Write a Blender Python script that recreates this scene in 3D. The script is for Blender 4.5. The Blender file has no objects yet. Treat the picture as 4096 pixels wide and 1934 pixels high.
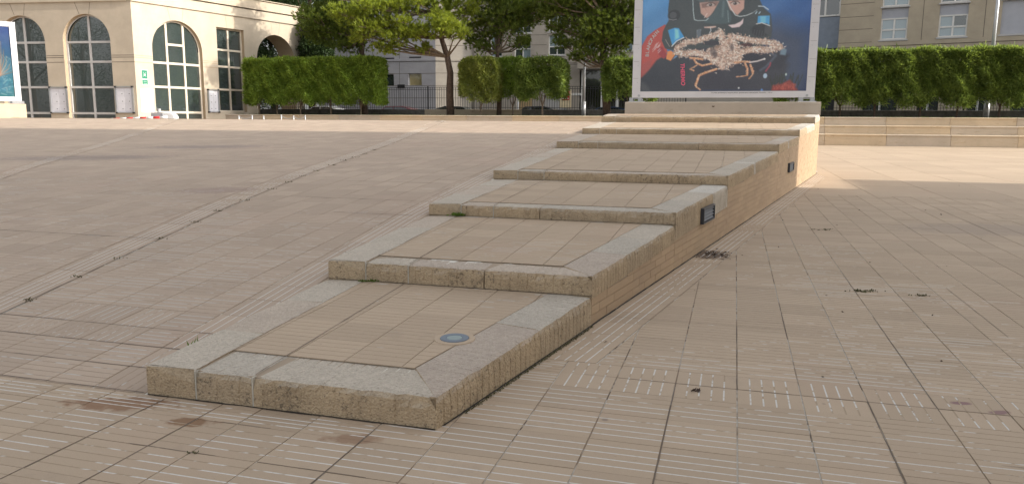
import bpy, bmesh, math, random
import numpy as np
from mathutils import Vector, Matrix, noise as mnoise
random.seed(7); rng = np.random.default_rng(7)
S = bpy.context.scene
COL = S.collection
R = math.radians
# ---------------------------------------------------------------- camera, world, sun, exposure
CAMH = 1.24; PITCH = R(9.01); ROLL = .006; FPX = 3070.0
cX = Vector((1, 0, 0)); cF = Vector((0, math.cos(PITCH), -math.sin(PITCH))); cU = Vector((0, math.sin(PITCH), math.cos(PITCH)))
cr, sr = math.cos(ROLL), math.sin(ROLL)
rgt = cX*cr + cU*sr            # image right axis in the world (slight roll)
upv = cU*cr - cX*sr
cam_d = bpy.data.cameras.new('camera'); cam = bpy.data.objects.new('camera', cam_d); COL.objects.link(cam)
cam.matrix_world = Matrix(((rgt.x, upv.x, -cF.x, 0), (rgt.y, upv.y, -cF.y, 0), (rgt.z, upv.z, -cF.z, CAMH), (0, 0, 0, 1)))
cam_d.sensor_width = 36; cam_d.lens = 36*FPX/4096; cam_d.clip_end = 2000; cam_d.clip_start = .05
S.camera = cam
SUN_EL = 28.0; SUN_AZ = 15.5     # elevation; degrees clockwise from +X (towards the sun)
sd = Vector((math.cos(R(SUN_EL))*math.cos(R(SUN_AZ)), -math.cos(R(SUN_EL))*math.sin(R(SUN_AZ)), math.sin(R(SUN_EL))))
w = bpy.data.worlds.new('World'); S.world = w; w.use_nodes = True
nt = w.node_tree; bg = nt.nodes['Background']; sky = nt.nodes.new('ShaderNodeTexSky'); sky.sky_type = 'NISHITA'; sky.sun_disc = False
sky.sun_elevation = R(SUN_EL); sky.sun_rotation = R(90+SUN_AZ); sky.dust_density = 3; sky.ozone_density = .6
hs = nt.nodes.new('ShaderNodeHueSaturation'); hs.inputs['Saturation'].default_value = .16
nt.links.new(sky.outputs[0], hs.inputs['Color']); nt.links.new(hs.outputs[0], bg.inputs[0]); bg.inputs[1].default_value = .15
sl = bpy.data.lights.new('sun', 'SUN'); sl.energy = 2.6; sl.angle = R(.53); sl.color = (1, .92, .80)
so = bpy.data.objects.new('sun', sl); COL.objects.link(so); so.rotation_euler = sd.to_track_quat('Z', 'Y').to_euler(); so.location = (30, -10, 40)
S.view_settings.view_transform = 'Standard'; S.view_settings.look = 'None'; S.view_settings.exposure = 1.10; S.view_settings.gamma = 1
S.view_settings.use_curve_mapping = False
S.render.engine = 'CYCLES'; S.cycles.max_bounces = 6
# ---------------------------------------------------------------- frames of reference
G = R(16)
U2 = Vector((math.cos(G), -math.sin(G))); V2 = Vector((math.sin(G), math.cos(G)))     # paving grid: U to the right, V away
def g(s, t, z=0): return (V2.x*s+U2.x*t, V2.y*s+U2.y*t, z)
def lerp(x, xs, ys):
    if x <= xs[0]: return ys[0]
    for i in range(1, len(xs)):
        if x <= xs[i]: return ys[i-1]+(ys[i]-ys[i-1])*(x-xs[i-1])/(xs[i]-xs[i-1])
    return ys[-1]
# ---------------------------------------------------------------- object helpers
def link(o, parent=None, label=None, cat=None, group=None, kind=None):
    COL.objects.link(o)
    if parent is not None: o.parent = parent
    if label: o['label'] = label
    if cat: o['category'] = cat
    if group: o['group'] = group
    if kind: o['kind'] = kind
    return o
def thing(name, loc, label, cat, group=None):
    o = bpy.data.objects.new(name, None); o.location = loc; o.empty_display_size = .2
    return link(o, None, label, cat, group)
class MB:
    def __init__(s): s.v = []; s.f = []; s.m = []; s.t = []
    def quad(s, a, b, c, d, m=0):
        i = len(s.v); s.v += [a, b, c, d]; s.f.append((i, i+1, i+2, i+3)); s.m.append(m)
    def poly(s, pts, m=0):
        i = len(s.v); s.v += list(pts); s.f.append(tuple(range(i, i+len(pts)))); s.m.append(m)
    def box(s, fn, a0, a1, b0, b1, c0, c1, m=0):
        p = [fn(a, b, c) for a in (a0, a1) for b in (b0, b1) for c in (c0, c1)]
        i = len(s.v); s.v += p
        for f in ((0, 1, 3, 2), (4, 6, 7, 5), (0, 4, 5, 1), (2, 3, 7, 6), (0, 2, 6, 4), (1, 5, 7, 3)):
            s.f.append(tuple(i+k for k in f)); s.m.append(m)
    def tube(s, pts, rad, n=8, m=0, cap=True):
        P = [Vector(p) for p in pts]; rr = rad if isinstance(rad, (list, tuple)) else [rad]*len(P)
        i0 = len(s.v)
        for k, p in enumerate(P):
            d = (P[min(k+1, len(P)-1)]-P[max(k-1, 0)]).normalized()
            x = d.cross(Vector((0, 0, 1)) if abs(d.z) < .9 else Vector((1, 0, 0))).normalized(); y = d.cross(x)
            for j in range(n):
                a = 2*math.pi*j/n; s.v.append(tuple(p+x*math.cos(a)*rr[k]+y*math.sin(a)*rr[k]))
        for k in range(len(P)-1):
            for j in range(n):
                a = i0+k*n+j; b = i0+k*n+(j+1) % n; s.f.append((a, b, b+n, a+n)); s.m.append(m)
        if cap:
            s.f.append(tuple(i0+j for j in range(n))); s.m.append(m)
            s.f.append(tuple(i0+(len(P)-1)*n+j for j in reversed(range(n)))); s.m.append(m)
    def build(s, name, mats, parent=None, smooth=False, origin=None, **kw):
        me = bpy.data.meshes.new(name)
        vs = s.v
        if origin is not None: vs = [(x-origin[0], y-origin[1], z-origin[2]) for x, y, z in s.v]
        me.from_pydata([tuple(q) for q in vs], [], s.f)
        if not isinstance(mats, (list, tuple)): mats = [mats]
        for m in mats: me.materials.append(m)
        if len(mats) > 1: me.polygons.foreach_set('material_index', s.m)
        if smooth: me.polygons.foreach_set('use_smooth', [True]*len(me.polygons))
        if s.t:
            at = me.attributes.new('tint', 'FLOAT', 'POINT'); at.data.foreach_set('value', s.t)
        bm = bmesh.new(); bm.from_mesh(me); bmesh.ops.recalc_face_normals(bm, faces=bm.faces) if len(me.polygons) < 60000 and kw.pop('fix', True) else kw.pop('fix', None)
        bm.to_mesh(me); bm.free(); me.update()
        o = bpy.data.objects.new(name, me)
        if origin is not None: o.location = origin if parent is None else Vector(origin)-parent.location
        elif parent is not None: o.location = -parent.location
        return link(o, parent, **kw)
def np_mesh(name, verts, faces, mat, parent=None, tint=None, smooth=False, **kw):
    """verts (N,3), faces (M,k) numpy"""
    me = bpy.data.meshes.new(name); M, k = faces.shape
    me.vertices.add(len(verts)); me.vertices.foreach_set('co', verts.astype(np.float32).ravel())
    me.loops.add(M*k); me.loops.foreach_set('vertex_index', faces.astype(np.int32).ravel())
    me.polygons.add(M); me.polygons.foreach_set('loop_start', np.arange(0, M*k, k, dtype=np.int32))
    me.update(calc_edges=True); me.materials.append(mat)
    if tint is not None:
        at = me.attributes.new('tint', 'FLOAT', 'POINT'); at.data.foreach_set('value', tint.astype(np.float32))
    if smooth: me.polygons.foreach_set('use_smooth', [True]*M)
    o = bpy.data.objects.new(name, me)
    if parent is not None: o.location = -parent.location
    return link(o, parent, **kw)
# ---------------------------------------------------------------- materials
class NT:
    def __init__(s, name):
        s.mat = bpy.data.materials.new(name); s.mat.use_nodes = True; s.t = s.mat.node_tree
        s.b = s.t.nodes['Principled BSDF']; s.out = s.t.nodes['Material Output']
        s.pos = s.t.nodes.new('ShaderNodeNewGeometry')
    def n(s, ty, **kw):
        nd = s.t.nodes.new(ty)
        for k, v in kw.items(): setattr(nd, k, v)
        return nd
    def l(s, a, b): s.t.links.new(a, b)
    def noise(s, scale, detail=4, rough=.6, vec=None, sc3=None):
        nd = s.n('ShaderNodeTexNoise'); nd.inputs['Scale'].default_value = scale; nd.inputs['Detail'].default_value = detail; nd.inputs['Roughness'].default_value = rough
        v = vec or s.pos.outputs['Position']
        if sc3:
            mp = s.n('ShaderNodeMapping'); mp.inputs['Scale'].default_value = sc3[:3]
            if len(sc3) > 3: mp.inputs['Rotation'].default_value = (0, 0, sc3[3])
            s.l(v, mp.inputs[0]); v = mp.outputs[0]
        s.l(v, nd.inputs['Vector']); return nd.outputs['Fac']
    def ramp(s, fac, a, b, va=0., vb=1.):
        nd = s.n('ShaderNodeMapRange'); nd.clamp = True
        nd.inputs['From Min'].default_value = a; nd.inputs['From Max'].default_value = b; nd.inputs['To Min'].default_value = va; nd.inputs['To Max'].default_value = vb
        s.l(fac, nd.inputs['Value']); return nd.outputs[0]
    def mix(s, fac, a, b, bt='MIX'):
        nd = s.n('ShaderNodeMix', data_type='RGBA', blend_type=bt)
        for sock, v in ((nd.inputs[0], fac), (nd.inputs[6], a), (nd.inputs[7], b)):
            if isinstance(v, (int, float)): sock.default_value = v
            elif isinstance(v, (tuple, list)): sock.default_value = (*v[:3], 1)
            else: s.l(v, sock)
        return nd.outputs[2]
    def math(s, op, a, b=None, c=None):
        nd = s.n('ShaderNodeMath', operation=op)
        for i, v in enumerate((a, b, c)):
            if v is None: continue
            if isinstance(v, (int, float)): nd.inputs[i].default_value = v
            else: s.l(v, nd.inputs[i])
        return nd.outputs[0]
    def sep(s):
        nd = s.n('ShaderNodeSeparateXYZ'); s.l(s.pos.outputs['Position'], nd.inputs[0]); return nd.outputs
    def spot(s, x, y, rx, ry, edge=.35, nz=None):
        """irregular mask of a stain with a shape of its own"""
        P = s.sep()
        dx = s.math('DIVIDE', s.math('SUBTRACT', P[0], x), rx); dy = s.math('DIVIDE', s.math('SUBTRACT', P[1], y), ry)
        d = s.math('SQRT', s.math('ADD', s.math('MULTIPLY', dx, dx), s.math('MULTIPLY', dy, dy)))
        n_ = nz or s.noise(14, 3)
        d = s.math('ADD', d, s.math('MULTIPLY', s.math('SUBTRACT', n_, .5), 1.6))
        return s.ramp(d, 1-edge, 1, 1, 0)
    def fin(s, color, rough=.8, bump=None, strength=.3, dist=.01, spec=.3):
        if isinstance(color, (tuple, list)): s.b.inputs['Base Color'].default_value = (*color[:3], 1)
        else: s.l(color, s.b.inputs['Base Color'])
        if isinstance(rough, (int, float)): s.b.inputs['Roughness'].default_value = rough
        else: s.l(rough, s.b.inputs['Roughness'])
        s.b.inputs['Specular IOR Level'].default_value = spec
        if bump is not None:
            bp = s.n('ShaderNodeBump'); bp.inputs['Strength'].default_value = strength; bp.inputs['Distance'].default_value = dist
            s.l(bump, bp.inputs['Height']); s.l(bp.outputs[0], s.b.inputs['Normal'])
        return s.mat
def tint(nt_):
    a = nt_.n('ShaderNodeAttribute'); a.attribute_name = 'tint'; return a.outputs['Fac']
def plain(name, col, rough=.6, var=.12, scale=3, metal=0, bump=0., bs=30, spec=.4):
    m = NT(name); n_ = m.noise(scale, 5)
    c = m.mix(m.ramp(n_, .3, .7), tuple(x*(1-var) for x in col), tuple(min(1, x*(1+var)) for x in col))
    m.b.inputs['Metallic'].default_value = metal
    return m.fin(c, rough, m.noise(bs, 3) if bump else None, bump, .01, spec)

# --- paving tile
def tile_mat(name, ca, cb, spots=()):
    m = NT(name)
    big = m.ramp(m.noise(.5, 4), .35, .65); c = m.mix(big, ca, cb)
    c = m.mix(m.ramp(tint(m), 0, 1, 0, .55), c, tuple(x*.80 for x in cb))
    pink = m.ramp(m.noise(.9, 3, .5, sc3=(1, 1, 1)), .55, .75, 0, .35); c = m.mix(pink, c, (ca[0]*.94, ca[1]*.86, ca[2]*.88))
    c = m.mix(m.ramp(m.noise(220, 2, .7), .35, .7, 0, .30), c, tuple(x*.6 for x in ca))
    c = m.mix(m.ramp(m.noise(2.6, 6, .75), .58, .8, 0, .45), c, (.19, .155, .13))
    c = m.mix(m.ramp(m.noise(40, 4, .7), .66, .72, 0, .5), c, (.14, .11, .09))
    # pale scuffs dragged along the ribs
    c = m.mix(m.ramp(m.noise(9, 4, .7, sc3=(.35, 3.2, 1, G)), .62, .72, 0, .22), c, (.5, .45, .40))
    v_ = m.n('ShaderNodeTexVoronoi'); v_.inputs['Scale'].default_value = 1.9; v_.inputs['Randomness'].default_value = 1; m.l(m.pos.outputs['Position'], v_.inputs['Vector'])
    sc_ = m.n('ShaderNodeSeparateColor'); m.l(v_.outputs['Color'], sc_.inputs[0])
    gum = m.math('MULTIPLY', m.ramp(m.math('SUBTRACT', v_.outputs['Distance'], m.math('MULTIPLY', sc_.outputs[1], .03)), .012, .022, 1, 0), m.ramp(sc_.outputs[0], .45, .5, 0, .6)); c = m.mix(gum, c, (.16, .13, .115))
    c = m.mix(m.ramp(m.noise(.28, 6, .7), .52, .72, 0, .22), c, (ca[0]*.74, ca[1]*.74, ca[2]*.76))
    for (x, y, rx, ry, col, k) in spots:
        c = m.mix(m.math('MULTIPLY', m.spot(x, y, rx, ry), k), c, col)
    return m.fin(c, .82, m.math('ADD', m.noise(160, 3, .7), m.math('MULTIPLY', m.noise(30, 3), 1.5)), .35, .002, .25)
def groove_mat(name, white=.52, thr=(.44, .50), near=0., base=(.36, .28, .20)):
    m = NT(name)
    P_ = m.sep(); along = m.math('ADD', m.math('MULTIPLY', P_[0], math.sin(G)), m.math('MULTIPLY', P_[1], math.cos(G)))
    n1 = m.noise(4.2, 4, .7, sc3=(.55, 1.9, 1, G)); n2 = m.noise(.55, 3, .5)
    h = m.math('ADD', n1, m.math('MULTIPLY', m.math('SUBTRACT', n2, .5), 1.1))
    if near: h = m.math('ADD', h, m.ramp(along, 3.7, 4.7, near, -.05))       # most lime has bled out in the nearest rows
    k = m.ramp(h, thr[0], thr[1])
    c = m.mix(k, base, (white, white*.96, white*.90))
    c = m.mix(m.ramp(m.noise(60, 3), .5, .8, 0, .35), c, (.25, .19, .14))
    return m.fin(c, .9)
def bed_mat(name, dark=.5):
    m = NT(name)
    k = m.ramp(m.noise(1.3, 4, .7), dark-.03, dark+.03); k2 = m.ramp(m.noise(1.9, 4, .7, sc3=(1.3, 1, 1)), .40, .43)
    c = m.mix(k, (.29, .225, .165), (.50, .46, .40)); c = m.mix(k2, (.15, .12, .095), c); c = m.mix(m.ramp(m.noise(26, 3), .45, .75, 0, .5), c, (.15, .12, .09))
    return m.fin(c, .95, m.noise(90, 3), .5, .004)
stains = [(-1.72, 3.22, .26, .09, (.20, .10, .05), .75), (-1.32, 3.02, .12, .05, (.19, .10, .05), .8), (-.62, 2.86, .13, .05, (.22, .12, .07), .6),
          (2.02, 3.29, .05, .025, (.20, .11, .12), .85), (2.12, 3.18, .055, .03, (.2, .11, .12), .8),
          (1.85, 7.14, .22, .30, (.10, .065, .045), .85), (2.6, 9.6, .5, .4, (.23, .19, .17), .4), (5.6, 9.0, 1.2, .6, (.24, .2, .18), .3)]
M_TILE = tile_mat('plaza_tile', (.464, .361, .265), (.426, .331, .240), stains)
M_TILE_R = tile_mat('ramp_tile', (.458, .361, .280), (.414, .325, .252), [(-6.8, 12.2, 1.6, .45, (.2, .165, .155), .5), (-5.6, 14.0, 1.3, .4, (.2, .165, .16), .5), (-8.2, 11.0, .9, .3, (.2, .165, .155), .4), (-3.3, 8.6, .5, .25, (.25, .18, .16), .5)])
M_TILE_T = tile_mat('tread_tile', (.470, .366, .267), (.438, .339, .246))
M_GRV = groove_mat('groove_efflorescence', .60, (.55, .58), .16); M_GRV2 = groove_mat('groove_worn', .50, (.55, .60), 0, (.345, .27, .205))
M_GRVW = groove_mat('groove_white', .58, (.37, .41))
M_GRVT = groove_mat('groove_tread', .50, (.58, .62), 0, (.385, .30, .215))
M_BED = bed_mat('joint_mortar', .48); M_BEDD = bed_mat('joint_dark', .60)
M_SEAL = bed_mat('expansion_joint_seal', .62)
for nd in M_SEAL.node_tree.nodes:
    if nd.type == 'MAP_RANGE' and abs(nd.inputs['From Min'].default_value-.40) < 1e-3: nd.inputs['From Min'].default_value = .55; nd.inputs['From Max'].default_value = .60
def bed2_mat(name, thr):
    m = NT(name); k = m.ramp(m.noise(3.1, 4, .7), thr, thr+.03); k3 = m.ramp(m.noise(.8, 4, .7), .62, .66)
    c = m.mix(k, (.33, .262, .195), (.60, .565, .50)); c = m.mix(k3, c, (.17, .135, .105)); return m.fin(c, .95)
M_BEDT = bed2_mat('tread_joint', .54); M_BEDR = bed2_mat('ramp_joint', .55)
M_BEDFAR = bed_mat('joint_far', .50)
def coping_mat(name, top, face, grime=.8):
    m = NT(name)
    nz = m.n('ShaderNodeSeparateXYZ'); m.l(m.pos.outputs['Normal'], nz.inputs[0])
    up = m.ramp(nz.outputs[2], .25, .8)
    ag = m.n('ShaderNodeTexVoronoi'); ag.inputs['Scale'].default_value = 95; m.l(m.pos.outputs['Position'], ag.inputs['Vector'])
    agc = m.n('ShaderNodeSeparateColor'); m.l(ag.outputs['Color'], agc.inputs[0])
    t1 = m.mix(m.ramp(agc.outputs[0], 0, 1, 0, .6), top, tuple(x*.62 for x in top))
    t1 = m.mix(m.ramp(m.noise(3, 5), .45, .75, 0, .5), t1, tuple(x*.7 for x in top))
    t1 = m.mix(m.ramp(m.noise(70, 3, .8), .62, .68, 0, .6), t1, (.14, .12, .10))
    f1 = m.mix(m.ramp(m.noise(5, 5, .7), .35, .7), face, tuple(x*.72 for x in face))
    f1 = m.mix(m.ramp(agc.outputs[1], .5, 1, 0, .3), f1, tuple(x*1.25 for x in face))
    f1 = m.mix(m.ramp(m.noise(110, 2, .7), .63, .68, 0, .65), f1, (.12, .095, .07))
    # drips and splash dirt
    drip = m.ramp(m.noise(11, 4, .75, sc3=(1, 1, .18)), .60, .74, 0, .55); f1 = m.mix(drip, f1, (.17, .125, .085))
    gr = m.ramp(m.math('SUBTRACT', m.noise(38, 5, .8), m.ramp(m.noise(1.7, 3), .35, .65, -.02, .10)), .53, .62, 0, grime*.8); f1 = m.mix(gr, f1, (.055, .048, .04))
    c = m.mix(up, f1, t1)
    h = m.math('ADD', m.math('MULTIPLY', ag.outputs['Distance'], 1.2), m.math('MULTIPLY', m.noise(60, 4, .7), 1.0))
    return m.fin(c, .93, h, .8, .006, .2)
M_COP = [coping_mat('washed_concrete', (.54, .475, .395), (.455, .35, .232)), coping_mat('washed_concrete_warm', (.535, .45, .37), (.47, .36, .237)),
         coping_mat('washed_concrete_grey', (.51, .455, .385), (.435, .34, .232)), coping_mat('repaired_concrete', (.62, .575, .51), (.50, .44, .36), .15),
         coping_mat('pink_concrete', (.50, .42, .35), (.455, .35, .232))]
M_BRICK = tile_mat('wall_brick', (.47, .34, .215), (.40, .285, .185))
M_MORT = plain('brick_mortar', (.30, .24, .18), .95, .2, 6)
M_WHITEJ = plain('white_joint', (.44, .41, .35), .9, .2, 8)
def stone_mat(name, col, stain=(.30, .20, .11), k=.5, top=None):
    m = NT(name)
    c = m.mix(m.ramp(m.noise(1.1, 5, .65), .35, .65), col, tuple(x*.86 for x in col))
    c = m.mix(m.ramp(m.noise(2.2, 5, .7, sc3=(1, 1, 3.0)), .56, .75, 0, k), c, stain)
    c = m.mix(m.ramp(m.noise(90, 3, .7), .4, .7, 0, .2), c, tuple(x*.6 for x in col))
    return m.fin(c, .88, m.noise(70, 4), .25, .005, .25)
M_BENCH = stone_mat('bench_stone', (.55, .44, .32)); M_PLINTH = stone_mat('plinth_stone', (.50, .44, .37), (.30, .24, .17), .6)
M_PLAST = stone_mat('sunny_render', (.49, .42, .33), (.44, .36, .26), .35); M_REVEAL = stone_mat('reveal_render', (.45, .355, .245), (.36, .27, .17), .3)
M_CORN = stone_mat('cornice_stone', (.50, .42, .32), (.30, .25, .2), .5)
M_GREYB = stone_mat('pale_grey_panel', (.42, .41, .43), (.32, .30, .29), .5)
M_BUFF = stone_mat('buff_panel', (.46, .395, .30), (.34, .28, .22), .5)
M_BUFF2 = stone_mat('sand_panel', (.40, .36, .31), (.29, .26, .22), .5)
M_LINE = plain('panel_joint', (.13, .11, .09), .9); M_LINEW = plain('render_joint', (.36, .27, .18), .9)
M_ROOF = plain('roof_zinc', (.22, .22, .21), .6)
def glass_mat(name, col=(.028, .038, .038), inner=(.065, .085, .08)):
    m = NT(name); c = m.mix(m.ramp(m.noise(.35, 3, .5), .3, .8, 0, .5), col, inner)
    m.b.inputs['Coat Weight'].default_value = 1; m.b.inputs['Coat Roughness'].default_value = .01; m.b.inputs['Coat IOR'].default_value = 1.7
    return m.fin(c, .15, m.noise(1.3, 2), .03, .02, .8)
M_GLASS = glass_mat('dark_window_glass'); M_GLASSB = glass_mat('curtained_glass', (.20, .27, .30), (.36, .42, .44)); M_GLASSD = glass_mat('black_glass', (.008, .009, .01), (.02, .022, .025))
M_FRAME = plain('cream_window_frame', (.55, .49, .40), .5, .06); M_FRAMEG = plain('grey_window_frame', (.48, .47, .46), .5, .06); M_FRAMEW = plain('white_window_frame', (.66, .65, .62), .5, .05)
M_SHUT = plain('roller_shutter', (.40, .41, .45), .6, .05); M_BLUEP = plain('blue_grey_panel', (.20, .235, .29), .5, .1)
M_IRON = plain('black_iron', (.02, .02, .022), .45); M_METAL = plain('brushed_metal', (.42, .43, .44), .35, .08, metal=.8)
M_WFR = plain('white_painted_metal', (.66, .65, .67), .45, .04); M_POLE = plain('galvanised_pole', (.42, .43, .44), .35, .08, metal=.4)
M_EARTH = plain('garden_earth', (.09, .075, .055), .95, .3, 5, bump=.6); M_ASPH = plain('street_asphalt', (.06, .06, .06), .9, .2, 5)
M_DARKW = plain('dark_kerb_wall', (.10, .095, .085), .9, .35, 4); M_OCHRE_SUN = plain('sun_painted_ochre', (.74, .56, .33), .8, .1)  # ochre brightened: sunlight on the passage wall is put into its colour
M_BARK = plain('pine_bark', (.085, .06, .045), .95, .4, 9, bump=1., bs=24); M_BARK2 = plain('grey_bark', (.16, .125, .09), .95, .35, 9, bump=.8, bs=24)
M_TERR = stone_mat('terrace_paving', (.46, .345, .25), (.36, .28, .2), .4)
def leaf_mat(name, a, b, tr=.45, rough=.5):
    m = NT(name); c = m.mix(tint(m), a, b)
    c = m.mix(m.ramp(m.noise(1.3, 3), .4, .65, 0, .6), c, tuple(x*.62 for x in a))
    m.fin(c, rough, spec=.35)
    tl = m.n('ShaderNodeBsdfTranslucent'); tc = m.mix(.5, c, (b[0]*1.5, b[1]*1.4, b[2]*.6)); m.l(tc, tl.inputs[0])
    ms = m.n('ShaderNodeMixShader'); ms.inputs[0].default_value = tr; m.l(m.b.outputs[0], ms.inputs[1]); m.l(tl.outputs[0], ms.inputs[2]); m.l(ms.outputs[0], m.out.inputs[0])
    return m.mat
M_LHEDGE = leaf_mat('hedge_leaf', (.12, .20, .03), (.34, .47, .09)); M_LOLE = leaf_mat('oleander_leaf', (.08, .135, .03), (.27, .36, .09))
M_LBRIGHT = leaf_mat('yellow_green_leaf', (.16, .21, .04), (.34, .38, .11)); M_PINE = leaf_mat('sunlit_pine_needles', (.14, .195, .025), (.34, .40, .055), .45)  # needles of the brightest pine, sunlight put into their colour
M_PINE_SHADE = leaf_mat('shaded_pine_needles', (.075, .125, .024), (.20, .255, .045), .4); M_DTREE = leaf_mat('dark_tree_leaf', (.022, .045, .014), (.05, .085, .025), .3)  # same pine needles again, darkened as the shaded copy
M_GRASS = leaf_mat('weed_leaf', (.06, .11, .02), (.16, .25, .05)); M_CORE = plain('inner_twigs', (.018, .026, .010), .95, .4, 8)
M_MOSS = plain('dry_moss', (.10, .095, .045), .95, .4, 20); M_LEAFD = plain('dead_leaf', (.06, .04, .03), .9, .4, 30)

# ---------------------------------------------------------------- ground levels
TS = .2825
SK = [2.756, 4.529, 6.505, 8.743, 12.815, 15.655, 18.706, 19.917]
ZT = [.137, .308, .486, .655, .893, 1.090, 1.349]
ZB = [0, .182, .380, .548, .779, .973, 1.208, 1.415]
def wallT(s): return -1.102+(s-2.763)*.1773
def leftT(s): return -2.522-(s-2.756)*.0380
def rampz(s, t=0): return lerp(s, [2.756, 4.529, 6.505, 8.743, 12.815, 15.655, 18.706, 18.95, 20.5, 23.5], [0, .182, .380, .548, .779, .973, 1.208, 1.213, 1.19, 1.02])
def d1(s): return -4.188-(s-3.461)*.195
def d0(s): return -8.93-(s-7.57)*.565
RECESS = .0032
def tile(mb, s0, s1, t0, t1, zf, lo=None, hi=None, grooves=True, along=False, gap=.004, dz=0., tn=.5, line=None, gm=1):
    """one ribbed tile; grooves run across s (or along it); lo/hi are slanted borders t(s)"""
    lo = lo or (lambda s: -1e9); hi = hi or (lambda s: 1e9)
    s0 += gap*.45; s1 -= gap*.45; gap = gap*.8
    A = line or (lambda s: 0.)
    i0 = len(mb.v)
    if not along:
        lv = []
        if grooves:
            n = 5; p = (s1-s0)/n
            for k in range(n):
                a, b = s0+k*p, s0+(k+1)*p
                lv += [(a+(.0035 if k else 0), 0), (b-(.0035 if k < n-1 else 0), 0)]
                if k < n-1: lv += [(b-.0028, -.0011), (b+.0028, -.0011)]
        else: lv = [(s0, 0), (s1, 0)]
        L = [(max(t0+gap, lo(s)+gap), min(t1-gap, hi(s)-gap)) for s, _ in lv]
        if all(b-a < .012 for a, b in L): return 0
        for (s, d), (a, b) in zip(lv, L):
            if b < a: b = a = (a+b)/2
            for t in (a, b): mb.v.append(g(s, t, zf(s, t)+dz+d))
        m_ = len(lv)
        for k in range(m_-1):
            mb.f.append((i0+2*k, i0+2*k+1, i0+2*k+3, i0+2*k+2)); mb.m.append(gm if lv[k][1] < 0 or lv[k+1][1] < 0 else 0)
        # skirt
        j = len(mb.v); n2 = 2*m_
        for (s, d), (a, b) in zip(lv, L):
            if b < a: b = a = (a+b)/2
            for t in (a, b): mb.v.append(g(s, t, zf(s, t)+dz-RECESS-.001))
        for k in range(m_-1):
            mb.f.append((i0+2*k, i0+2*k+2, j+2*k+2, j+2*k)); mb.m.append(0)
            mb.f.append((i0+2*k+1, j+2*k+1, j+2*k+3, i0+2*k+3)); mb.m.append(0)
        mb.f.append((i0, j, j+1, i0+1)); mb.m.append(0)
        e = 2*(m_-1); mb.f.append((i0+e, i0+e+1, j+e+1, j+e)); mb.m.append(0)
    else:
        lv = []; n = 5 if grooves else 1; p = (t1-t0-2*gap)/n; a0 = t0+gap
        for k in range(n):
            a, b = a0+k*p, a0+(k+1)*p
            lv += [(a+(.0035 if k else 0), 0), (b-(.0035 if k < n-1 else 0), 0)]
            if k < n-1: lv += [(b-.0028, -.0011), (b+.0028, -.0011)]
        for s in (s0, s1):
            for t, d in lv: mb.v.append(g(s, A(s)+t, zf(s, t)+dz+d))
        m_ = len(lv)
        for k in range(m_-1):
            mb.f.append((i0+k, i0+k+1, i0+m_+k+1, i0+m_+k)); mb.m.append(gm if lv[k][1] < 0 or lv[k+1][1] < 0 else 0)
        j = len(mb.v)
        for s in (s0, s1):
            for t, d in (lv[0], lv[-1]): mb.v.append(g(s, A(s)+t, zf(s, t)+dz-RECESS-.001))
        q = [i0, i0+m_-1, i0+m_, i0+2*m_-1]
        for a, b, c, d in ((q[0], q[2], j+2, j), (q[1], j+1, j+3, q[3]), (q[0], j, j+1, q[1]), (q[2], q[3], j+3, j+2)):
            mb.f.append((a, b, c, d)); mb.m.append(0)
    mb.t += [tn]*(len(mb.v)-i0)
    return 1
def cam_dist(s, t): x, y, _ = g(s, t); return math.hypot(x, y)
def in_view(s, t, z=0):
    d = Vector(g(s, t, z))-Vector((0, 0, CAMH)); f_ = d.dot(cF)
    if f_ < .3: return False
    return abs(d.dot(rgt)/f_)*FPX < 2110 and abs(d.dot(upv)/f_)*FPX < 1030
def lay(cells, parent, mats, name='tile', count=300):
    """cells: list of (s,t,callable(mb)); the nearest in view become objects, the rest one joined mesh"""
    vis = [c for c in cells if in_view(c[0], c[1], c[3])]
    vis.sort(key=lambda c: cam_dist(c[0], c[1]))
    near = set(id(c) for c in vis[:count]); rest = MB()
    for c in cells:
        if id(c) in near:
            mb = MB()
            if c[2](mb): mb.build(name, mats, parent, origin=g(c[0], c[1], c[3]), fix=False)
        else: c[2](rest)
    rest.build(name+'_field', mats, parent, kind='stuff', fix=False)
def flat0(s, t): return 0.
# big ground sheet
mb = MB(); mb.quad((-400, -300, -.35), (400, -300, -.35), (400, 600, -.35), (-400, 600, -.35)); mb.build('ground', M_ASPH, kind='structure')
# plaza bed (right, low level) + tiles
pl = bpy.data.objects.new('plaza_floor', None); link(pl, kind='structure')
mb = MB(); zb = -RECESS
mb.poly([g(-12, -40, zb), g(-12, 40, zb), g(14.2, 40, zb), g(14.2, -40, zb)]); mb.build('mortar_bed', M_BED, pl)
mb = MB(); mb.poly([g(14.2, -2, zb), g(14.2, 40, zb), g(46.2, 40, zb), g(46.2, -2, zb)]); mb.build('mortar_bed', M_BEDFAR, pl)
cells = []
T0 = .068
def add_cell(s0, s1, t0, t1, zf, **kw):
    sc, tc = (s0+s1)/2, (t0+t1)/2
    if kw.get('line'): tc += kw['line'](sc)
    dz = random.uniform(-.0008, .0008); tn = random.random()
    cells.append((sc, tc, lambda mb, a=(s0, s1, t0, t1, zf), k=dict(kw, dz=dz+kw.get('dz', 0), tn=tn): tile(mb, *a, **k), zf(sc, tc)))
rows = []; s_ = 3.61
rows = [(3.61-.19, 3.61, True), (3.61, 3.80, True)]
s_ = 3.42
while s_ > .4: rows.append((s_-TS, s_, False)); s_ -= TS
s_ = 3.80
while s_ < 14.0: rows.append((s_, s_+TS, False)); s_ += TS
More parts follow.
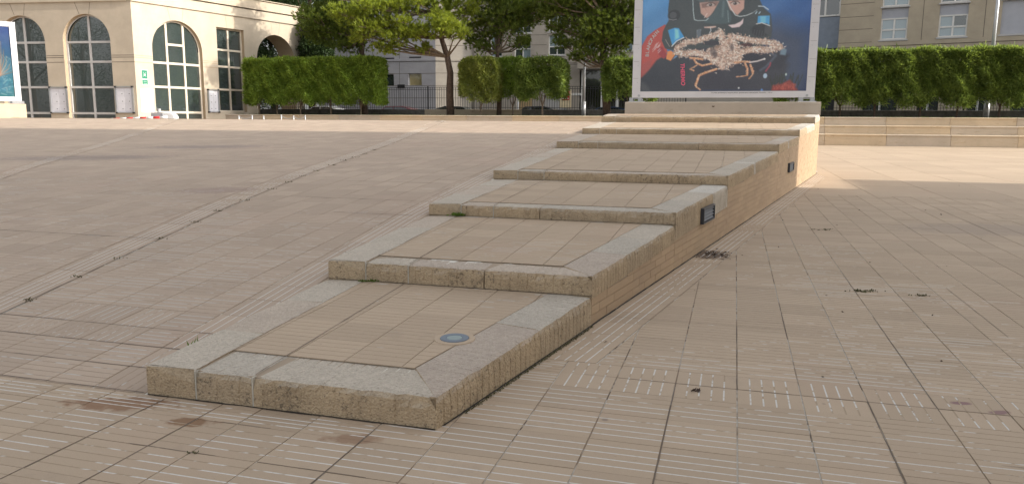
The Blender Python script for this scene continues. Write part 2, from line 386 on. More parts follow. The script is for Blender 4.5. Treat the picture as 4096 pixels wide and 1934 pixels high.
for (a, b, al) in rows:
    near = b < 8.5
    lim_r = .33*b+2.2; lo_ = None
    for n in range(-26, 60):
        t0 = T0+n*TS; t1 = t0+TS
        if n == -8: t0 = -2.105
        if n < -8: t1 = -2.105-(-9-n)*.2885; t0 = t1-.2885
        if t0 > lim_r or t1 < -(1.2*b+1.5): continue
        if a >= 2.74 and t1 < wallT(a)-.01: continue
        if b <= 2.76 or a < 2.756 and t1 < 0 or True:
            lo = None
            if b > 2.76:
                off = .29 if a > 3.79 else .004
                lo = (lambda s, o=off: wallT(s)+o)
                if t0 < wallT(2.756)-.01 and a < 2.76 < b: lo = None
            if b > 2.76 and a < 2.756 and t1 < wallT(2.76)+.01:
                add_cell(a, 2.752, t0, t1, flat0, grooves=near); continue
            if al and t0 > wallT(b)+.02: add_cell(a, b, t0, t1, flat0, along=True, gm=2)
            else: add_cell(a, b, t0, t1, flat0, lo=lo, grooves=near)
# slanted band of long-ribbed tiles that follows the stair wall
s_ = 3.80
while s_ < 19.6:
    add_cell(s_, s_+TS, .006, .286, flat0, along=True, line=wallT, gm=2); s_ += TS
# coarse slabs further off
s_ = rows[-1][1]
while s_ < 44.6:
    b = min(s_+4*TS, 44.68)
    for n in range(-2, 34):
        t0 = T0+n*4*TS
        if t0+4*TS < wallT(min(s_, 20)): continue
        if s_ > 20 and t0+4*TS < wallT(19.9)-.4: continue
        add_cell(s_, b, t0, t0+4*TS, flat0, lo=(lambda s: wallT(min(s, 20.6))+(.29 if s < 19.5 else .01)), grooves=False, gap=.006)
    s_ = b
lay(cells, pl, [M_TILE, M_GRV, M_GRVW])
# ---------------------------------------------------------------- ramp on the left
rp = bpy.data.objects.new('ramp', None); link(rp, kind='structure')
mb = MB(); ss = [2.756, 4.529, 6.505, 8.743, 12.815, 15.655, 18.706, 18.95, 20.5, 23.5]
for a, b in zip(ss[:-1], ss[1:]):
    ra, rb = (leftT(a), leftT(b)) if b < 18.8 else (leftT(18.7), leftT(18.7))
    if b > 20: ra = rb = 1.5
    mb.quad(g(a, -45, rampz(a)-RECESS), g(a, ra+.02, rampz(a)-RECESS), g(b, rb+.02, rampz(b)-RECESS), g(b, -45, rampz(b)-RECESS))
mb.build('mortar_bed', M_BEDR, rp)
cells = []; zr = lambda s, t: rampz(s)
rs = [2.756, 3.0, 3.24, 3.47]; s_ = 3.47
while s_ < 20.4: s_ += TS; rs.append(s_)
for a, b in zip(rs[:-1], rs[1:]):
    near = b < 8.2; n0 = -2
    for n in range(-1, 84):
        t1 = -2.25-n*TS; t0 = t1-TS
        if t1 < -(1.14*b+2.6): break
        # ribs run the other way in the first rows
        c = (a+b)/2
        for lo, hi in (((lambda s: d1(s)+.01), (lambda s: leftT(min(s, 18.7))-.30 if s < 18.7 else 1.4)), ((lambda s: d0(s)+.01), (lambda s: d1(s)-.30)), (None, (lambda s: d0(s)-.30))):
            L = lo(c) if lo else -1e9; H = hi(c)
            if t1 < L-.1 or t0 > H+.1: continue
            fl, fh = lo, hi
            if 3.1 < a < 3.5 and (L < t0-.02) and t1 < H-.02: add_cell(a, b, t0, t1, zr, along=True)
            else: add_cell(a, b, t0, t1, zr, lo=fl, hi=fh, grooves=near, gap=.0035 if near else .005)
    # ribbed bands beside the fan joints and beside the stair
    if b < 18.7:
        if b > 3.3: add_cell(a, b, -.29, -.005, zr, along=True, line=d1, grooves=b < 17, gm=2)
        if b > 5: add_cell(a, b, -.29, -.005, zr, along=True, line=d0, grooves=b < 17, gm=2)
        add_cell(a, b, -.295, -.006, zr, along=True, line=leftT, grooves=b < 14, gm=2 if b > 3.4 else 1)
lay(cells, rp, [M_TILE_R, M_GRV2, M_GRVW])
mb = MB(); mb.poly([g(23.4, -60, 1.02), g(23.4, 1.5, 1.02), g(45.9, 1.5, 1.02), g(45.9, -60, 1.02)])
mb.poly([g(20.5, 1.5, .0), g(45.9, 1.5, 0), g(45.9, 1.5, 1.02), g(23.4, 1.5, 1.02), g(20.5, 1.5, 1.19)])
mb.build('terrace', M_TERR, kind='structure')
mb = MB(); mb.box(g, 18.97, 19.12, -26, -13.5, 1.18, 1.222); mb.build('kerb', M_BENCH, kind='structure')

# ---------------------------------------------------------------- the stepped terrace (steps)
st = thing('stone_steps', g(2.756, -1.8, 0), 'low flight of tan tiled steps with pale concrete edges climbing towards the large diver poster', 'steps')
CH = .142
CHK = [.142, .142, .235, .15, .142, .142, .142]
def coping(path, zt, inward, width, hgt, mat, grooves=True, jog=.002, back=None, nose=.022, name='coping_stone', end=(.003, .003), gd=.006, topg=.0015, cuts=()):
    """stone along path p0->p1 in (s,t); inward = unit (ds,dt) pointing from outer face into the stone"""
    (s0, t0), (s1, t1) = path; Ln = math.hypot(s1-s0, t1-t0); ds, dt = (s1-s0)/Ln, (t1-t0)/Ln
    a0, a1 = end[0], Ln-end[1]
    secs = [(a0, 0)]
    if grooves:
        k = math.ceil((a0+.02)/.0565)
        while k*.0565 < a1-.02:
            c = k*.0565+random.uniform(-.003, .003); secs += [(c-.005, 0), (c, 1), (c+.005, 0)]; k += 1
    else:
        n = max(2, int(Ln/.12))
        for i in range(1, n): secs.append((a0+(a1-a0)*i/n, 0))
    secs.append((a1, 0)); secs += [(c, 0) for c in cuts]; secs.sort(); mb = MB()
    wear = (1.,); k_ = random.random()*20
    prof = [(width, 'b'), (0, 'b'), (0, -.055), (0, -nose*1.2), (nose*.35, -nose*.3), (nose*1.3, 0), (width, 0)]
    chip = 0
    for (a, gr) in secs:
        e = min(a-a0, a1-a); rd = .004*max(0, 1-e/.012)
        s, t = s0+ds*a, t0+dt*a; z = zt(a/Ln)
        for i, (w_, h_) in enumerate(prof):
            if gr and i in (1, 2, 3): w_ = w_+gd
            zz = z-hgt(a/Ln) if h_ == 'b' else z+h_
            if i in (3, 4, 5): w_ += wear[0]*abs(mnoise.noise(Vector((s*7+k_*3, t*7, i*.2))))*.016; zz -= abs(mnoise.noise(Vector((t*11, s*11+5, 2))))*.008
            if i in (2, 3, 4, 5): w_ += random.uniform(-jog, jog)+rd; zz += random.uniform(-jog, jog)*.7-rd
            if gr and i in (4, 5, 6): zz -= topg
            if i == 6 and back: ss_, tt_ = back(s, t, w_)
            else: ss_, tt_ = s+inward[0]*w_, t+inward[1]*w_
            mb.v.append(g(ss_, tt_, zz))
    n = len(prof)
    for k in range(len(secs)-1):
        for i in range(n):
            mb.f.append((k*n+i, k*n+(i+1) % n, (k+1)*n+(i+1) % n, (k+1)*n+i)); mb.m.append(0)
    mb.f.append(tuple(range(n))); mb.m.append(0); mb.f.append(tuple(range((len(secs)-1)*n+n-1, (len(secs)-1)*n-1, -1))); mb.m.append(0)
    return mb.build(name, mat, st, origin=g((s0+s1)/2, (t0+t1)/2, zt(.5)))
JT = [(-2.251, -1.959), (-2.306, -2.002, -1.482), (-2.347, -2.041, -1.614), (-2.441, -2.123), (-2.526, -2.195, -.553), (-2.647, -2.305, -.143, .967), (-2.799, -2.433, -.342, 1.2)]
wl = math.hypot(1, .1773)
win = (.1773/wl, -1/wl)           # into the wall from its right face
CW = .27
def inner(s): return wallT(s)-CW*wl
cells = []
core = MB()
for k in range(7):
    s0, s1 = SK[k], SK[k+1]; za, zb_ = ZT[k], ZB[k+1]
    zf = lambda s, t=0, s0=s0, s1=s1, za=za, zb_=zb_: za+(zb_-za)*max(0, min(1, (s-s0)/(s1-s0)))
    fd = .30 if k == 0 else .235                                      # depth of the front coping
    tl, tr = leftT(s0), wallT(s0)
    js = [tl]+list(JT[k])+[tr]
    gro = k < 4
    for i in range(len(js)-1):
        last = i == len(js)-2
        m = M_COP[(i*2+k) % 3] if not (k == 1 and i == 2) else M_COP[4]
        if k == 0: m = M_COP[0] if i != 1 else M_COP[2]
        if i == 0: continue     # the corner block is laid with the side coping
        zz = zf(s0); hh = zz-ZB[k]
        if last:
            # mitred corner towards the side coping
            coping(((s0, js[i]), (s0, tr-.012)), lambda f, z=zz: z, (1, 0), fd, lambda f, h=hh: h+.02, m, gro, gd=.003 if k else .0015,
                   back=lambda s, t, w_, tr=tr, s0=s0, fd=fd, tc=wallT(s0+fd-.047)-.266: (s0+fd-.002, t) if t <= tc else (s0+(fd-.002)*(tr-t)/(tr-tc), t), end=(.004, 0), cuts=(wallT(s0+fd-.047)-.266-js[i],))
        else:
            coping(((s0, js[i]), (s0, js[i+1])), lambda f, z=zz: z, (1, 0), fd, lambda f, h=hh: h+.02, m, gro, end=(.004, .004), gd=.003 if k else .0015)
    # left side coping: from the front corner to the next riser
    nb = [0, .32, .68, 1] if k < 3 else [0, .5, 1] if k != 3 else [0, .25, .5, .75, 1]
    for i in range(len(nb)-1):
        a, b = s0+(s1-s0)*nb[i], s0+(s1-s0)*nb[i+1]
        if i == 0:
            tj = JT[k][0]
            # front face of the corner block
            mb = MB(); wdt = tj-leftT(a); r_ = .02
            zz = zf(a); hh = zz-ZB[k]+.02
            secs = [(a+.0, ), ]
            n_s = 10; pts = []
            for q in range(n_s+1):
                s = a+(b-a-.004)*(q/n_s)**1.6; z = zf(s); tL = leftT(s); tR = tj-.004+(leftT(s)-leftT(a))
                zbot = -.03 if q == 0 else 0
                fr = r_ if q == 0 else 0
                zlow = ZB[k]-.02 if q == 0 else max(min(rampz(s)-.03, z-.03), ZB[k]-.02)
                nz_ = lambda: random.uniform(-.002, .002)
                if q == 0:
                    ring = [(a, tL+.012, zlow), (a, tL+.012, z-.06), (a+.001, tL+.012, z-.018), (a+.006, tL+.015, z-.006), (a+.02, tL+.02, z), (a+.02, tR, z), (a+.006, tR, z-.006), (a, tR, z-.018), (a, tR, z-.06), (a, tR, zlow)]
                else:
                    ring = [(s, tL, zlow), (s, tL, z-.05), (s, tL+.001, z-.016), (s, tL+.006, z-.005+nz_()), (s, tL+.022, z+nz_()), (s, tR-.02, z+nz_()), (s, tR-.01, z), (s, tR-.002, z-.002), (s, tR, z-.02), (s, tR, zlow)]
                mb.v += [g(*p) for p in ring]; 
            n = 10
            for q in range(n_s):
                for i2 in range(n): mb.f.append((q*n+i2, q*n+(i2+1) % n, (q+1)*n+(i2+1) % n, (q+1)*n+i2)); mb.m.append(0)
            mb.f.append(tuple(range(n))); mb.m.append(0); mb.f.append(tuple(range(n_s*n+n-1, n_s*n-1, -1))); mb.m.append(0)
            mb.build('coping_stone', M_COP[0] if k != 4 else M_COP[1], st, origin=g((a+b)/2, tL, zf(a)))
        else:
            dirl = (leftT(b)-leftT(a))/(b-a)
            coping(((a, leftT(a)), (b, leftT(b))), lambda f, a=a, b=b, zf=zf: zf(a+(b-a)*f), (0, 1), JT[k][0]-leftT(s0)-.004, lambda f, a=a, b=b, zf=zf: max(.03, zf(a+(b-a)*f)-rampz(a+(b-a)*f)+.03), M_COP[(i+k) % 2], False, nose=.012)
    # right side coping
    nb = [0, .58, 1] if k == 0 else [0, .35, .66, 1] if k < 3 else [0, .42, .46, .72, 1] if k == 3 else [0, .4, .45, .75, 1] if k == 4 else [0, .45, 1]
    if k == 6: nb = [0, 1]
    for i in range(len(nb)-1):
        a, b = s0+(s1-s0)*nb[i], s0+(s1-s0)*nb[i+1]
        m = M_COP[4] if (k, i) == (0, 0) else M_COP[2] if k == 0 else M_COP[3] if (k, i) in ((2, 2), (3, 1), (4, 1), (5, 1), (6, 0)) else M_COP[4] if (k, i) == (1, 0) else M_COP[(i+k) % 3]
        L0 = (b-a)*wl
        bk = None
        if i == 0:   # mitre against the front coping
            bk = lambda s, t, w_, s0=s0, fd=fd: (lambda f: (s+win[0]*w_*f, t+win[1]*w_*f))(min(1, max(0, (s-s0)/(fd-.047)))*.985)
        zz_ = lambda f, a=a, b=b, zf=zf: zf(a+(b-a)*f)
        hfull = (lambda f, a=a, b=b, zf=zf: zf(a+(b-a)*f)+.005) if k == 0 else (lambda f, k=k: CHK[k])
        coping(((a, wallT(a)), (b, wallT(b))), zz_, win, CW, hfull, m, k < 5, back=bk, end=(.002 if i == 0 else .003, .003), gd=.005, cuts=((fd-.047)*wl,) if i == 0 else ())
    # tread tiles
    rows_ = []; s_ = s0+fd-.003
    while s_ < s1-.02: rows_.append((s_, min(s_+TS, s1))); s_ += TS
    off = JT[k][0]
    for (a, b) in rows_:
        for n in range(-1, 18):
            t0 = off+n*TS*1.02; t1 = t0+TS*1.02
            if t0 > inner(b): continue
            add_cell(a, b, t0, t1, zf, lo=(lambda s, o=off, s0=s0: o+leftT(s)-leftT(s0)), hi=(lambda s: inner(s)), grooves=k < 3, gap=.003)
    # core below everything
    sh = .012
    zA, zB = za-RECESS-.004, zb_-RECESS-.004
    a_, b_ = s0+.02, s1+.02
    A = [g(a_, leftT(a_)+.03, zA), g(a_, wallT(a_)-.03, zA), g(b_, wallT(b_)-.03, zB), g(b_, leftT(b_)+.03, zB)]
    B = [(x, y, -.05) for x, y, _ in A]
    i = len(core.v); core.v += A+B
    for f in ((0, 1, 2, 3), (0, 4, 5, 1), (1, 5, 6, 2), (2, 6, 7, 3), (3, 7, 4, 0)): core.f.append(tuple(i+q for q in f)); core.m.append(0)
    # pale mortar standing in the two long joints
    for tj in JT[k][:2]:
        mj = MB(); mj.box(g, s0+.0015, s0+.03, tj-.0035, tj+.0035, ZB[k], za-.004)
        mj.build('joint_mortar', M_WHITEJ, st)
core.build('core', M_BEDT, st)
cells_t = cells; lay(cells_t, st, [M_TILE_T, M_GRVT])
# side wall of small bricks
cellsb = []
bl_ = TS; 
def brick_fn(a, b, z0, z1a, z1b, o, tn):
    def f(mb):
        i0 = len(mb.v); e = .003
        pa, pb = a+e, b-e
        P = lambda s, d: g(s+win[0]*d, wallT(s)+win[1]*d)
        fr = [(*P(pa, o)[:2], z0+e*.6), (*P(pb, o)[:2], z0+e*.6), (*P(pb, o)[:2], z1b-e*.6), (*P(pa, o)[:2], z1a-e*.6)]
        bkk = [(*P(pa, .03)[:2], z0+e*.6), (*P(pb, .03)[:2], z0+e*.6), (*P(pb, .03)[:2], z1b-e*.6), (*P(pa, .03)[:2], z1a-e*.6)]
        mb.v += fr+bkk
        for q in ((0, 1, 2, 3), (0, 4, 5, 1), (1, 5, 6, 2), (2, 6, 7, 3), (3, 7, 4, 0)): mb.f.append(tuple(i0+x for x in q)); mb.m.append(0)
        mb.t += [tn]*8; return 1
    return f
def wall_top(s):
    for k in range(1, 7):
        if s < SK[k+1]: return ZT[k]+(ZB[k+1]-ZT[k])*(s-SK[k])/(SK[k+1]-SK[k])-CHK[k]
    return ZB[7]-CH
for r_ in range(0, 26):
    z0 = .002+r_*.0575; z1 = z0+.0575; a = SK[1]+.004-(.14 if r_ % 2 else 0)
    while a < 19.9:
        b = a+bl_; aa = max(a, SK[1]+.004); bb = min(b, 19.915)
        # split at step fronts
        cuts = [aa]+[x for x in SK[2:7] if aa < x < bb]+[bb]
        for c0, c1 in zip(cuts[:-1], cuts[1:]):
            if c1-c0 < .02: continue
            ta, tb = wall_top(c0+1e-4)-.002, wall_top(c1-1e-4)-.002
            ta, tb = min(z1, ta), min(z1, tb)
            if ta-z0 < .008 or tb-z0 < .008: continue
            sc = (c0+c1)/2
            cellsb.append((sc, wallT(sc), brick_fn(c0, c1, z0, ta, tb, .004+random.uniform(-.0012, .0012), random.random()), z0))
        a = b
lay(cellsb, st, [M_BRICK], 'brick')
mb = MB()
for k in range(1, 7):
    a, b = SK[k]+.003, SK[k+1]+.003 if k < 6 else 19.91
    P = lambda s, z: (*g(s+win[0]*.009, wallT(s)+win[1]*.009)[:2], z)
    mb.quad(P(a, -.02), P(b, -.02), P(b, wall_top(b-.01)), P(a, wall_top(a)))
mb.build('wall_mortar', M_MORT, st)
# top landing behind the plinth and its far end
mb = MB(); a, b = 19.915, 20.75
f3 = lambda s, t, z: g(s, t, z)
mb.poly([g(a, leftT(a)+.03, 1.41), g(a, wallT(a)-.004, 1.41), g(b, wallT(a)-.004, 1.41), g(b, leftT(a)+.03, 1.41)])
mb.poly([g(a, wallT(a)-.004, -.02), g(b, wallT(a)-.004, -.02), g(b, wallT(a)-.004, 1.41), g(a, wallT(a)-.004, 1.41)])
mb.poly([g(b, wallT(a)-.004, -.02), g(b, leftT(a), -.02), g(b, leftT(a), 1.41), g(b, wallT(a)-.004, 1.41)])
mb.poly([g(a, leftT(a)+.03, 1), g(b, leftT(a)+.03, 1), g(b, leftT(a)+.03, 1.41), g(a, leftT(a)+.03, 1.41)])
mb.build('landing', M_TILE_T, st)
def strip(name, parent, pts, zf, wd=.007, mat=None, lift=.0006):
    (s0, t0), (s1, t1) = pts; L_ = math.hypot(s1-s0, t1-t0); n = max(1, int(L_/.07)); nx, ny = -(t1-t0)/L_, (s1-s0)/L_; mb = MB()
    for i in range(n+1):
        s, t = s0+(s1-s0)*i/n, t0+(t1-t0)*i/n; j1, j2, c = random.uniform(.3, 1.0)*wd/2, random.uniform(.3, 1.0)*wd/2, random.uniform(-.0012, .0012)
        for e in (-j1+c, j2+c): mb.v.append(g(s+nx*e, t+ny*e, zf(s+nx*e, t)+lift+.0008))
    for i in range(n): mb.f.append((2*i, 2*i+1, 2*i+3, 2*i+2)); mb.m.append(0)
    return mb.build(name, mat or M_SEAL, parent, origin=g(s0, t0, zf(s0, t0)))
for (a, b) in (((4.785, -.70), (4.785, .35)), ((4.785, -.55), (4.785, -.73)), ((5.955, -.28), (5.955, 4.3)), ((7.1, .2), (7.1, 1.4)), ((9.45, .48), (9.45, 2.2)), ((14.1, 1.3), (14.1, 5.5)), ((20.6, 2.2), (20.6, 9)), ((3.61, -.66), (3.61, 2.1)),
               ((3.61, .068), (4.785, .068)), ((2.0, -.213), (3.61, -.213)), ((1.6, .63), (3.61, .63)), ((3.61, .915), (5.3, .915)), ((2.3, 1.48), (3.3, 1.48)), ((5.955, .915), (6.9, .915)), ((4.785, .35), (5.5, .35)),
               ((1.2, -2.105), (2.72, -2.105)), ((1.6, -2.394), (2.72, -2.394)), ((1.5, -1.345), (2.72, -1.345)), ((2.29, -2.187), (2.29, -1.80)), ((2.29, -1.62), (2.29, -1.185)), ((2.5725, -1.98), (2.5725, -1.75)), ((4.785, 1.2), (4.785, 1.9)), ((3.05, 1.0), (3.05, 2.0)), ((5.0, 1.6), (6.4, 1.6)), ((9.45, 2.9), (12.5, 2.9)), ((3.61, 2.05), (4.6, 2.05))):
    strip('expansion_joint', pl, (a, b), flat0, .006 if b[0]-a[0] > .3 else .0045)
for (a, b) in (((2.765, -7), (2.765, -2.54)), ((3.0, -7), (3.0, -2.55)), ((3.24, -7), (3.24, -2.56)), ((3.47, -8), (3.47, -2.56)), ((5.23, d1(5.23)), (5.23, -8.5)), ((9.9, d1(9.9)-.8), (9.9, d0(9.9))), ((10.55, d0(10.55)), (10.55, -14)), ((7.15, -4.7), (7.15, -2.9)), ((6.45, -2.8), (6.45, -3.6)), ((8.3, -3.2), (8.3, -4.3))):
    strip('expansion_joint', rp, (a, b), zr, .010 if a[0] < 4 else .011)
for dd_, a, b in ((d1, 3.47, 18.5), (d0, 6.5, 18.5)):
    s_ = a
    while s_ < b: e = min(b, s_+1.5); strip('expansion_joint', rp, ((s_, dd_(s_)), (e, dd_(e))), zr, .012); s_ = e
for k in range(7):
    zf = lambda s, t, s0=SK[k], s1=SK[k+1], za=ZT[k], zb_=ZB[k+1]: za+(zb_-za)*max(0, min(1, (s-s0)/(s1-s0)))
    for j, tj in enumerate(JT[k][:2]):
        strip('joint_line', st, ((SK[k]+.03, tj+leftT(SK[k]+.03)-leftT(SK[k])), (SK[k+1]-.01, tj+leftT(SK[k+1])-leftT(SK[k]))), zf, .008, M_SEAL if j else M_BED)
M_GAP = plain('dark_gap', (.035, .03, .025), .95, .4, 30)
for k in range(7):
    zf = lambda s, t, z=ZB[k]: z
    strip('base_gap', st, ((SK[k]-.004, leftT(SK[k])+.012), (SK[k]-.004, wallT(SK[k])-.004)), zf, .016, M_GAP, .0022)
s_ = 2.8
while s_ < 19.8: e = min(19.85, s_+2.2); strip('base_gap', st, ((s_, wallT(s_)+.004), (e, wallT(e)+.004)), lambda s, t: 0, .014, M_GAP, .0022); s_ = e
# two louvred vents in the wall
for (sa, sb, z0, z1) in ((7.43, 7.93, .275, .425), (14.12, 14.75, .375, .53)):
    def PW(s, d, z): x, y, _ = g(s-win[0]*d, wallT(s)-win[1]*d); return (x, y, z)
    mb = MB(); e = .018
    mb.box(PW, sa, sb, -.01, .004, z0, z1, 0)
    for q in ((sa, sa+e, z0, z1), (sb-e, sb, z0, z1)): mb.box(PW, q[0], q[1], -.01, .034, q[2], q[3], 0)
    mb.box(PW, sa+e, sb-e, -.01, .034, z0, z0+e*.8, 0); mb.box(PW, sa+e, sb-e, -.01, .034, z1-e*.8, z1, 0)
    vo = mb.build('vent_grille', plain('vent_metal', (.045, .05, .06), .4), st, origin=PW(sa, 0, z0))
    hh = (z1-z0-2*e*.8)/4
    for q in range(4):
        mb = MB(); zc = z0+e*.8+hh*(q+.25)
        mb.quad(PW(sa+e, .028, zc), PW(sb-e, .028, zc), PW(sb-e, .008, zc+hh*.72), PW(sa+e, .008, zc+hh*.72)); mb.quad(PW(sa+e, .028, zc), PW(sb-e, .028, zc), PW(sb-e, .028, zc+.006), PW(sa+e, .028, zc+.006))
        sl_ = mb.build('slat', plain('slat_metal', (.12, .13, .15), .4), vo); sl_.location = -(Vector(vo.location)+st.location)
# recessed uplight
ul = thing('ground_light', g(3.505, -1.302, .158), 'round steel uplight set in a pale ring in the tiles of the lowest step', 'light')
zl = lambda s: ZT[0]+(ZB[1]-ZT[0])*(s-SK[0])/(SK[1]-SK[0])
def ring(rads, name, mat, smooth=True):
    mb = MB(); n = 40
    for (r_, h_) in rads:
        for j in range(n):
            a = 2*math.pi*j/n; s, t = 3.505+r_*math.sin(a), -1.302+r_*math.cos(a); mb.v.append(g(s, t, zl(s)+h_))
    for k in range(len(rads)-1):
        for j in range(n): mb.f.append((k*n+j, k*n+(j+1) % n, (k+1)*n+(j+1) % n, (k+1)*n+j)); mb.m.append(0)
    if rads[-1][0] < .045: mb.f.append(tuple((len(rads)-1)*n+j for j in range(n))); mb.m.append(0)
    return mb.build(name, mat, ul)
ring([(.104, -.004), (.102, .0035), (.074, .004)], 'mortar_ring', M_TILE_T); ring([(.073, .002), (.072, .0065), (.069, .008), (.042, .0075), (.040, .004)], 'steel_ring', plain('steel_ring', (.16, .19, .23), .45, .05, metal=.6))
ring([(.040, .004), (.038, .0065), (.0, .007)][:2], 'lens', plain('lamp_lens', (.22, .27, .27), .45, .1))
# ---------------------------------------------------------------- plinths and posters
PS = 19.93
pt = thing('stone_plinth', g(PS+.3, -.4, 1.41), 'pale grey stone plinth carrying the large diver poster at the head of the steps', 'plinth')
mb = MB()
def rbox(mb, fn, a0, a1, b0, b1, c0, c1, e=.012):
    """box with chamfered top edges"""
    lv = [(0, c0), (0, c1-e), (e, c1)]
    i = len(mb.v)
    for (o, c) in lv: mb.v += [fn(a0+o, b0+o, c), fn(a1-o, b0+o, c), fn(a1-o, b1-o, c), fn(a0+o, b1-o, c)]
    for k in range(2):
        for j in range(4): mb.f.append((i+4*k+j, i+4*k+(j+1) % 4, i+4*(k+1)+(j+1) % 4, i+4*(k+1)+j)); mb.m.append(0)
    mb.f.append((i+8, i+9, i+10, i+11)); mb.m.append(0); mb.f.append((i+3, i+2, i+1, i)); mb.m.append(0)
rbox(mb, g, PS, PS+.62, -2.735, 1.945, 1.40, 1.712); mb.build('block', M_PLINTH, pt)
mb = MB(); sp = [g(PS-.004, -.55+.03*math.cos(a)*(1+.5*math.sin(3*a)), 1.60+.022*math.sin(a)*(1+.4*math.cos(2*a))) for a in np.linspace(0, 2*math.pi, 14)[:-1]]
mb.poly(sp); mb.build('rust_hole', plain('rust', (.05, .03, .015), .9), pt)
# --- painted print (numpy) ------------------------------------------------
def srgb(c): c = np.array(c, float)/255; return np.where(c <= .04045, c/12.92, ((c+.055)/1.055)**2.4)
class Paint:
    def __init__(s, x0, y0, x1, y1, step):
        s.X, s.Y = np.meshgrid(np.arange(x0, x1+.1, step), np.arange(y0, y1+.1, step)); s.C = np.zeros((*s.X.shape, 3)); s.st = step
        s.r = np.random.default_rng(3)
    def put(s, m, col, k=1.): m = np.clip(m, 0, 1)[..., None]*k; s.C = s.C*(1-m)+np.array(col, float)*m
    def polym(s, pts, soft=4):
        d = np.full(s.X.shape, 1e9); ins = np.zeros(s.X.shape, bool); n = len(pts)
        for i in range(n):
            (x0, y0), (x1, y1) = pts[i], pts[(i+1) % n]
            c = ((y0 > s.Y) != (y1 > s.Y)) & (s.X < (x1-x0)*(s.Y-y0)/(y1-y0+1e-9)+x0); ins ^= c
            L = (x1-x0)**2+(y1-y0)**2+1e-9; t = np.clip(((s.X-x0)*(x1-x0)+(s.Y-y0)*(y1-y0))/L, 0, 1); d = np.minimum(d, np.hypot(s.X-x0-t*(x1-x0), s.Y-y0-t*(y1-y0)))
        return np.clip(.5+np.where(ins, d, -d)/soft, 0, 1)
    def poly(s, pts, col, soft=4, k=1.): s.put(s.polym(pts, soft), col, k)
    def line(s, pts, w_, col, soft=3, k=1., w2=None):
        m = np.zeros(s.X.shape); n = len(pts)-1
        for i in range(n):
            (x0, y0), (x1, y1) = pts[i], pts[i+1]; L = (x1-x0)**2+(y1-y0)**2+1e-9; t = np.clip(((s.X-x0)*(x1-x0)+(s.Y-y0)*(y1-y0))/L, 0, 1)
            ww = w_ if w2 is None else w_+(w2-w_)*(i+t)/n
            m = np.maximum(m, np.clip(.5+(ww/2-np.hypot(s.X-x0-t*(x1-x0), s.Y-y0-t*(y1-y0)))/soft, 0, 1))
        s.put(m, col, k)
    def ell(s, x, y, rx, ry, col, soft=.2, k=1.):
        s.put(np.clip((1-np.hypot((s.X-x)/rx, (s.Y-y)/ry))/soft+.5, 0, 1), col, k)
    def spikes(s, pts, w_, n, cols, ln=22):
        for _ in range(n):
            i = s.r.integers(0, len(pts)-1); t = s.r.random(); (x0, y0), (x1, y1) = pts[i], pts[i+1]
            x, y = x0+(x1-x0)*t+s.r.normal(0, w_*.3), y0+(y1-y0)*t+s.r.normal(0, w_*.3)
            a = s.r.uniform(0, 2*math.pi); l_ = s.r.uniform(.5, 1)*ln; c = np.array(cols[s.r.integers(0, len(cols))], float)*s.r.uniform(.75, 1.1)
            xx, yy = x+l_*math.cos(a), y+l_*math.sin(a)*.8
            bx = (s.X > min(x, xx)-8) & (s.X < max(x, xx)+8) & (s.Y > min(y, yy)-8) & (s.Y < max(y, yy)+8)
            X, Y = s.X[bx], s.Y[bx]; L = (xx-x)**2+(yy-y)**2; t_ = np.clip(((X-x)*(xx-x)+(Y-y)*(yy-y))/L, 0, 1)
            m = np.clip(.5+((9*(1-t_)+2)/2-np.hypot(X-x-t_*(xx-x), Y-y-t_*(yy-y)))/3, 0, 1)[:, None]
            s.C[bx] = s.C[bx]*(1-m)+c*m
    def fuzz(s, a): s.C += s.r.normal(0, a, s.X.shape)[..., None]
    def mesh(s, fn, gain):
        ny, nx = s.X.shape; V = np.array([fn(x, y) for x, y in zip(s.X.ravel(), s.Y.ravel())])
        idx = np.arange(nx*ny).reshape(ny, nx); F = np.stack([idx[:-1, :-1], idx[:-1, 1:], idx[1:, 1:], idx[1:, :-1]], -1).reshape(-1, 4)
        col = np.clip(srgb(np.clip(s.C, 0, 255))*gain, 0, .85).reshape(-1, 3)
        return V, F, np.hstack([col, np.ones((len(col), 1))])
P = Paint(0, -260, 1840, 1010, 4.6)
P.C[:] = (52, 104, 172)
gx = P.X/1840; gy = np.clip((P.Y+100)/1110, 0, 1)
P.C = np.stack([70-40*gx-10*gy, 140-58*gx-52*gy, 200-50*gx-78*gy], -1)
P.C += (np.sin(P.X*.013+P.Y*.02)*4)[..., None]
P.poly([(1250, 300), (1500, 260), (1840, 380), (1840, 1010), (1100, 1010)], (48, 60, 84), 260)
P.poly([(300, 1010), (330, 600), (600, 420), (1500, 560), (1640, 720), (1560, 1010)], (44, 46, 56), 60)
P.poly([(0, 490), (60, 380), (150, 310), (260, 250), (310, 300), (260, 420), (300, 560), (230, 640), (120, 760), (0, 860)], (166, 62, 54), 8)
P.poly([(0, 700), (120, 640), (110, 780), (0, 900)], (150, 66, 62), 30)
P.poly([(0, 860), (90, 770), (180, 650), (300, 580), (480, 560), (560, 700), (560, 1010), (0, 1010)], (38, 43, 52), 24)
P.poly([(180, 520), (240, 500), (300, 600), (260, 640), (200, 590)], (140, 40, 46), 8)
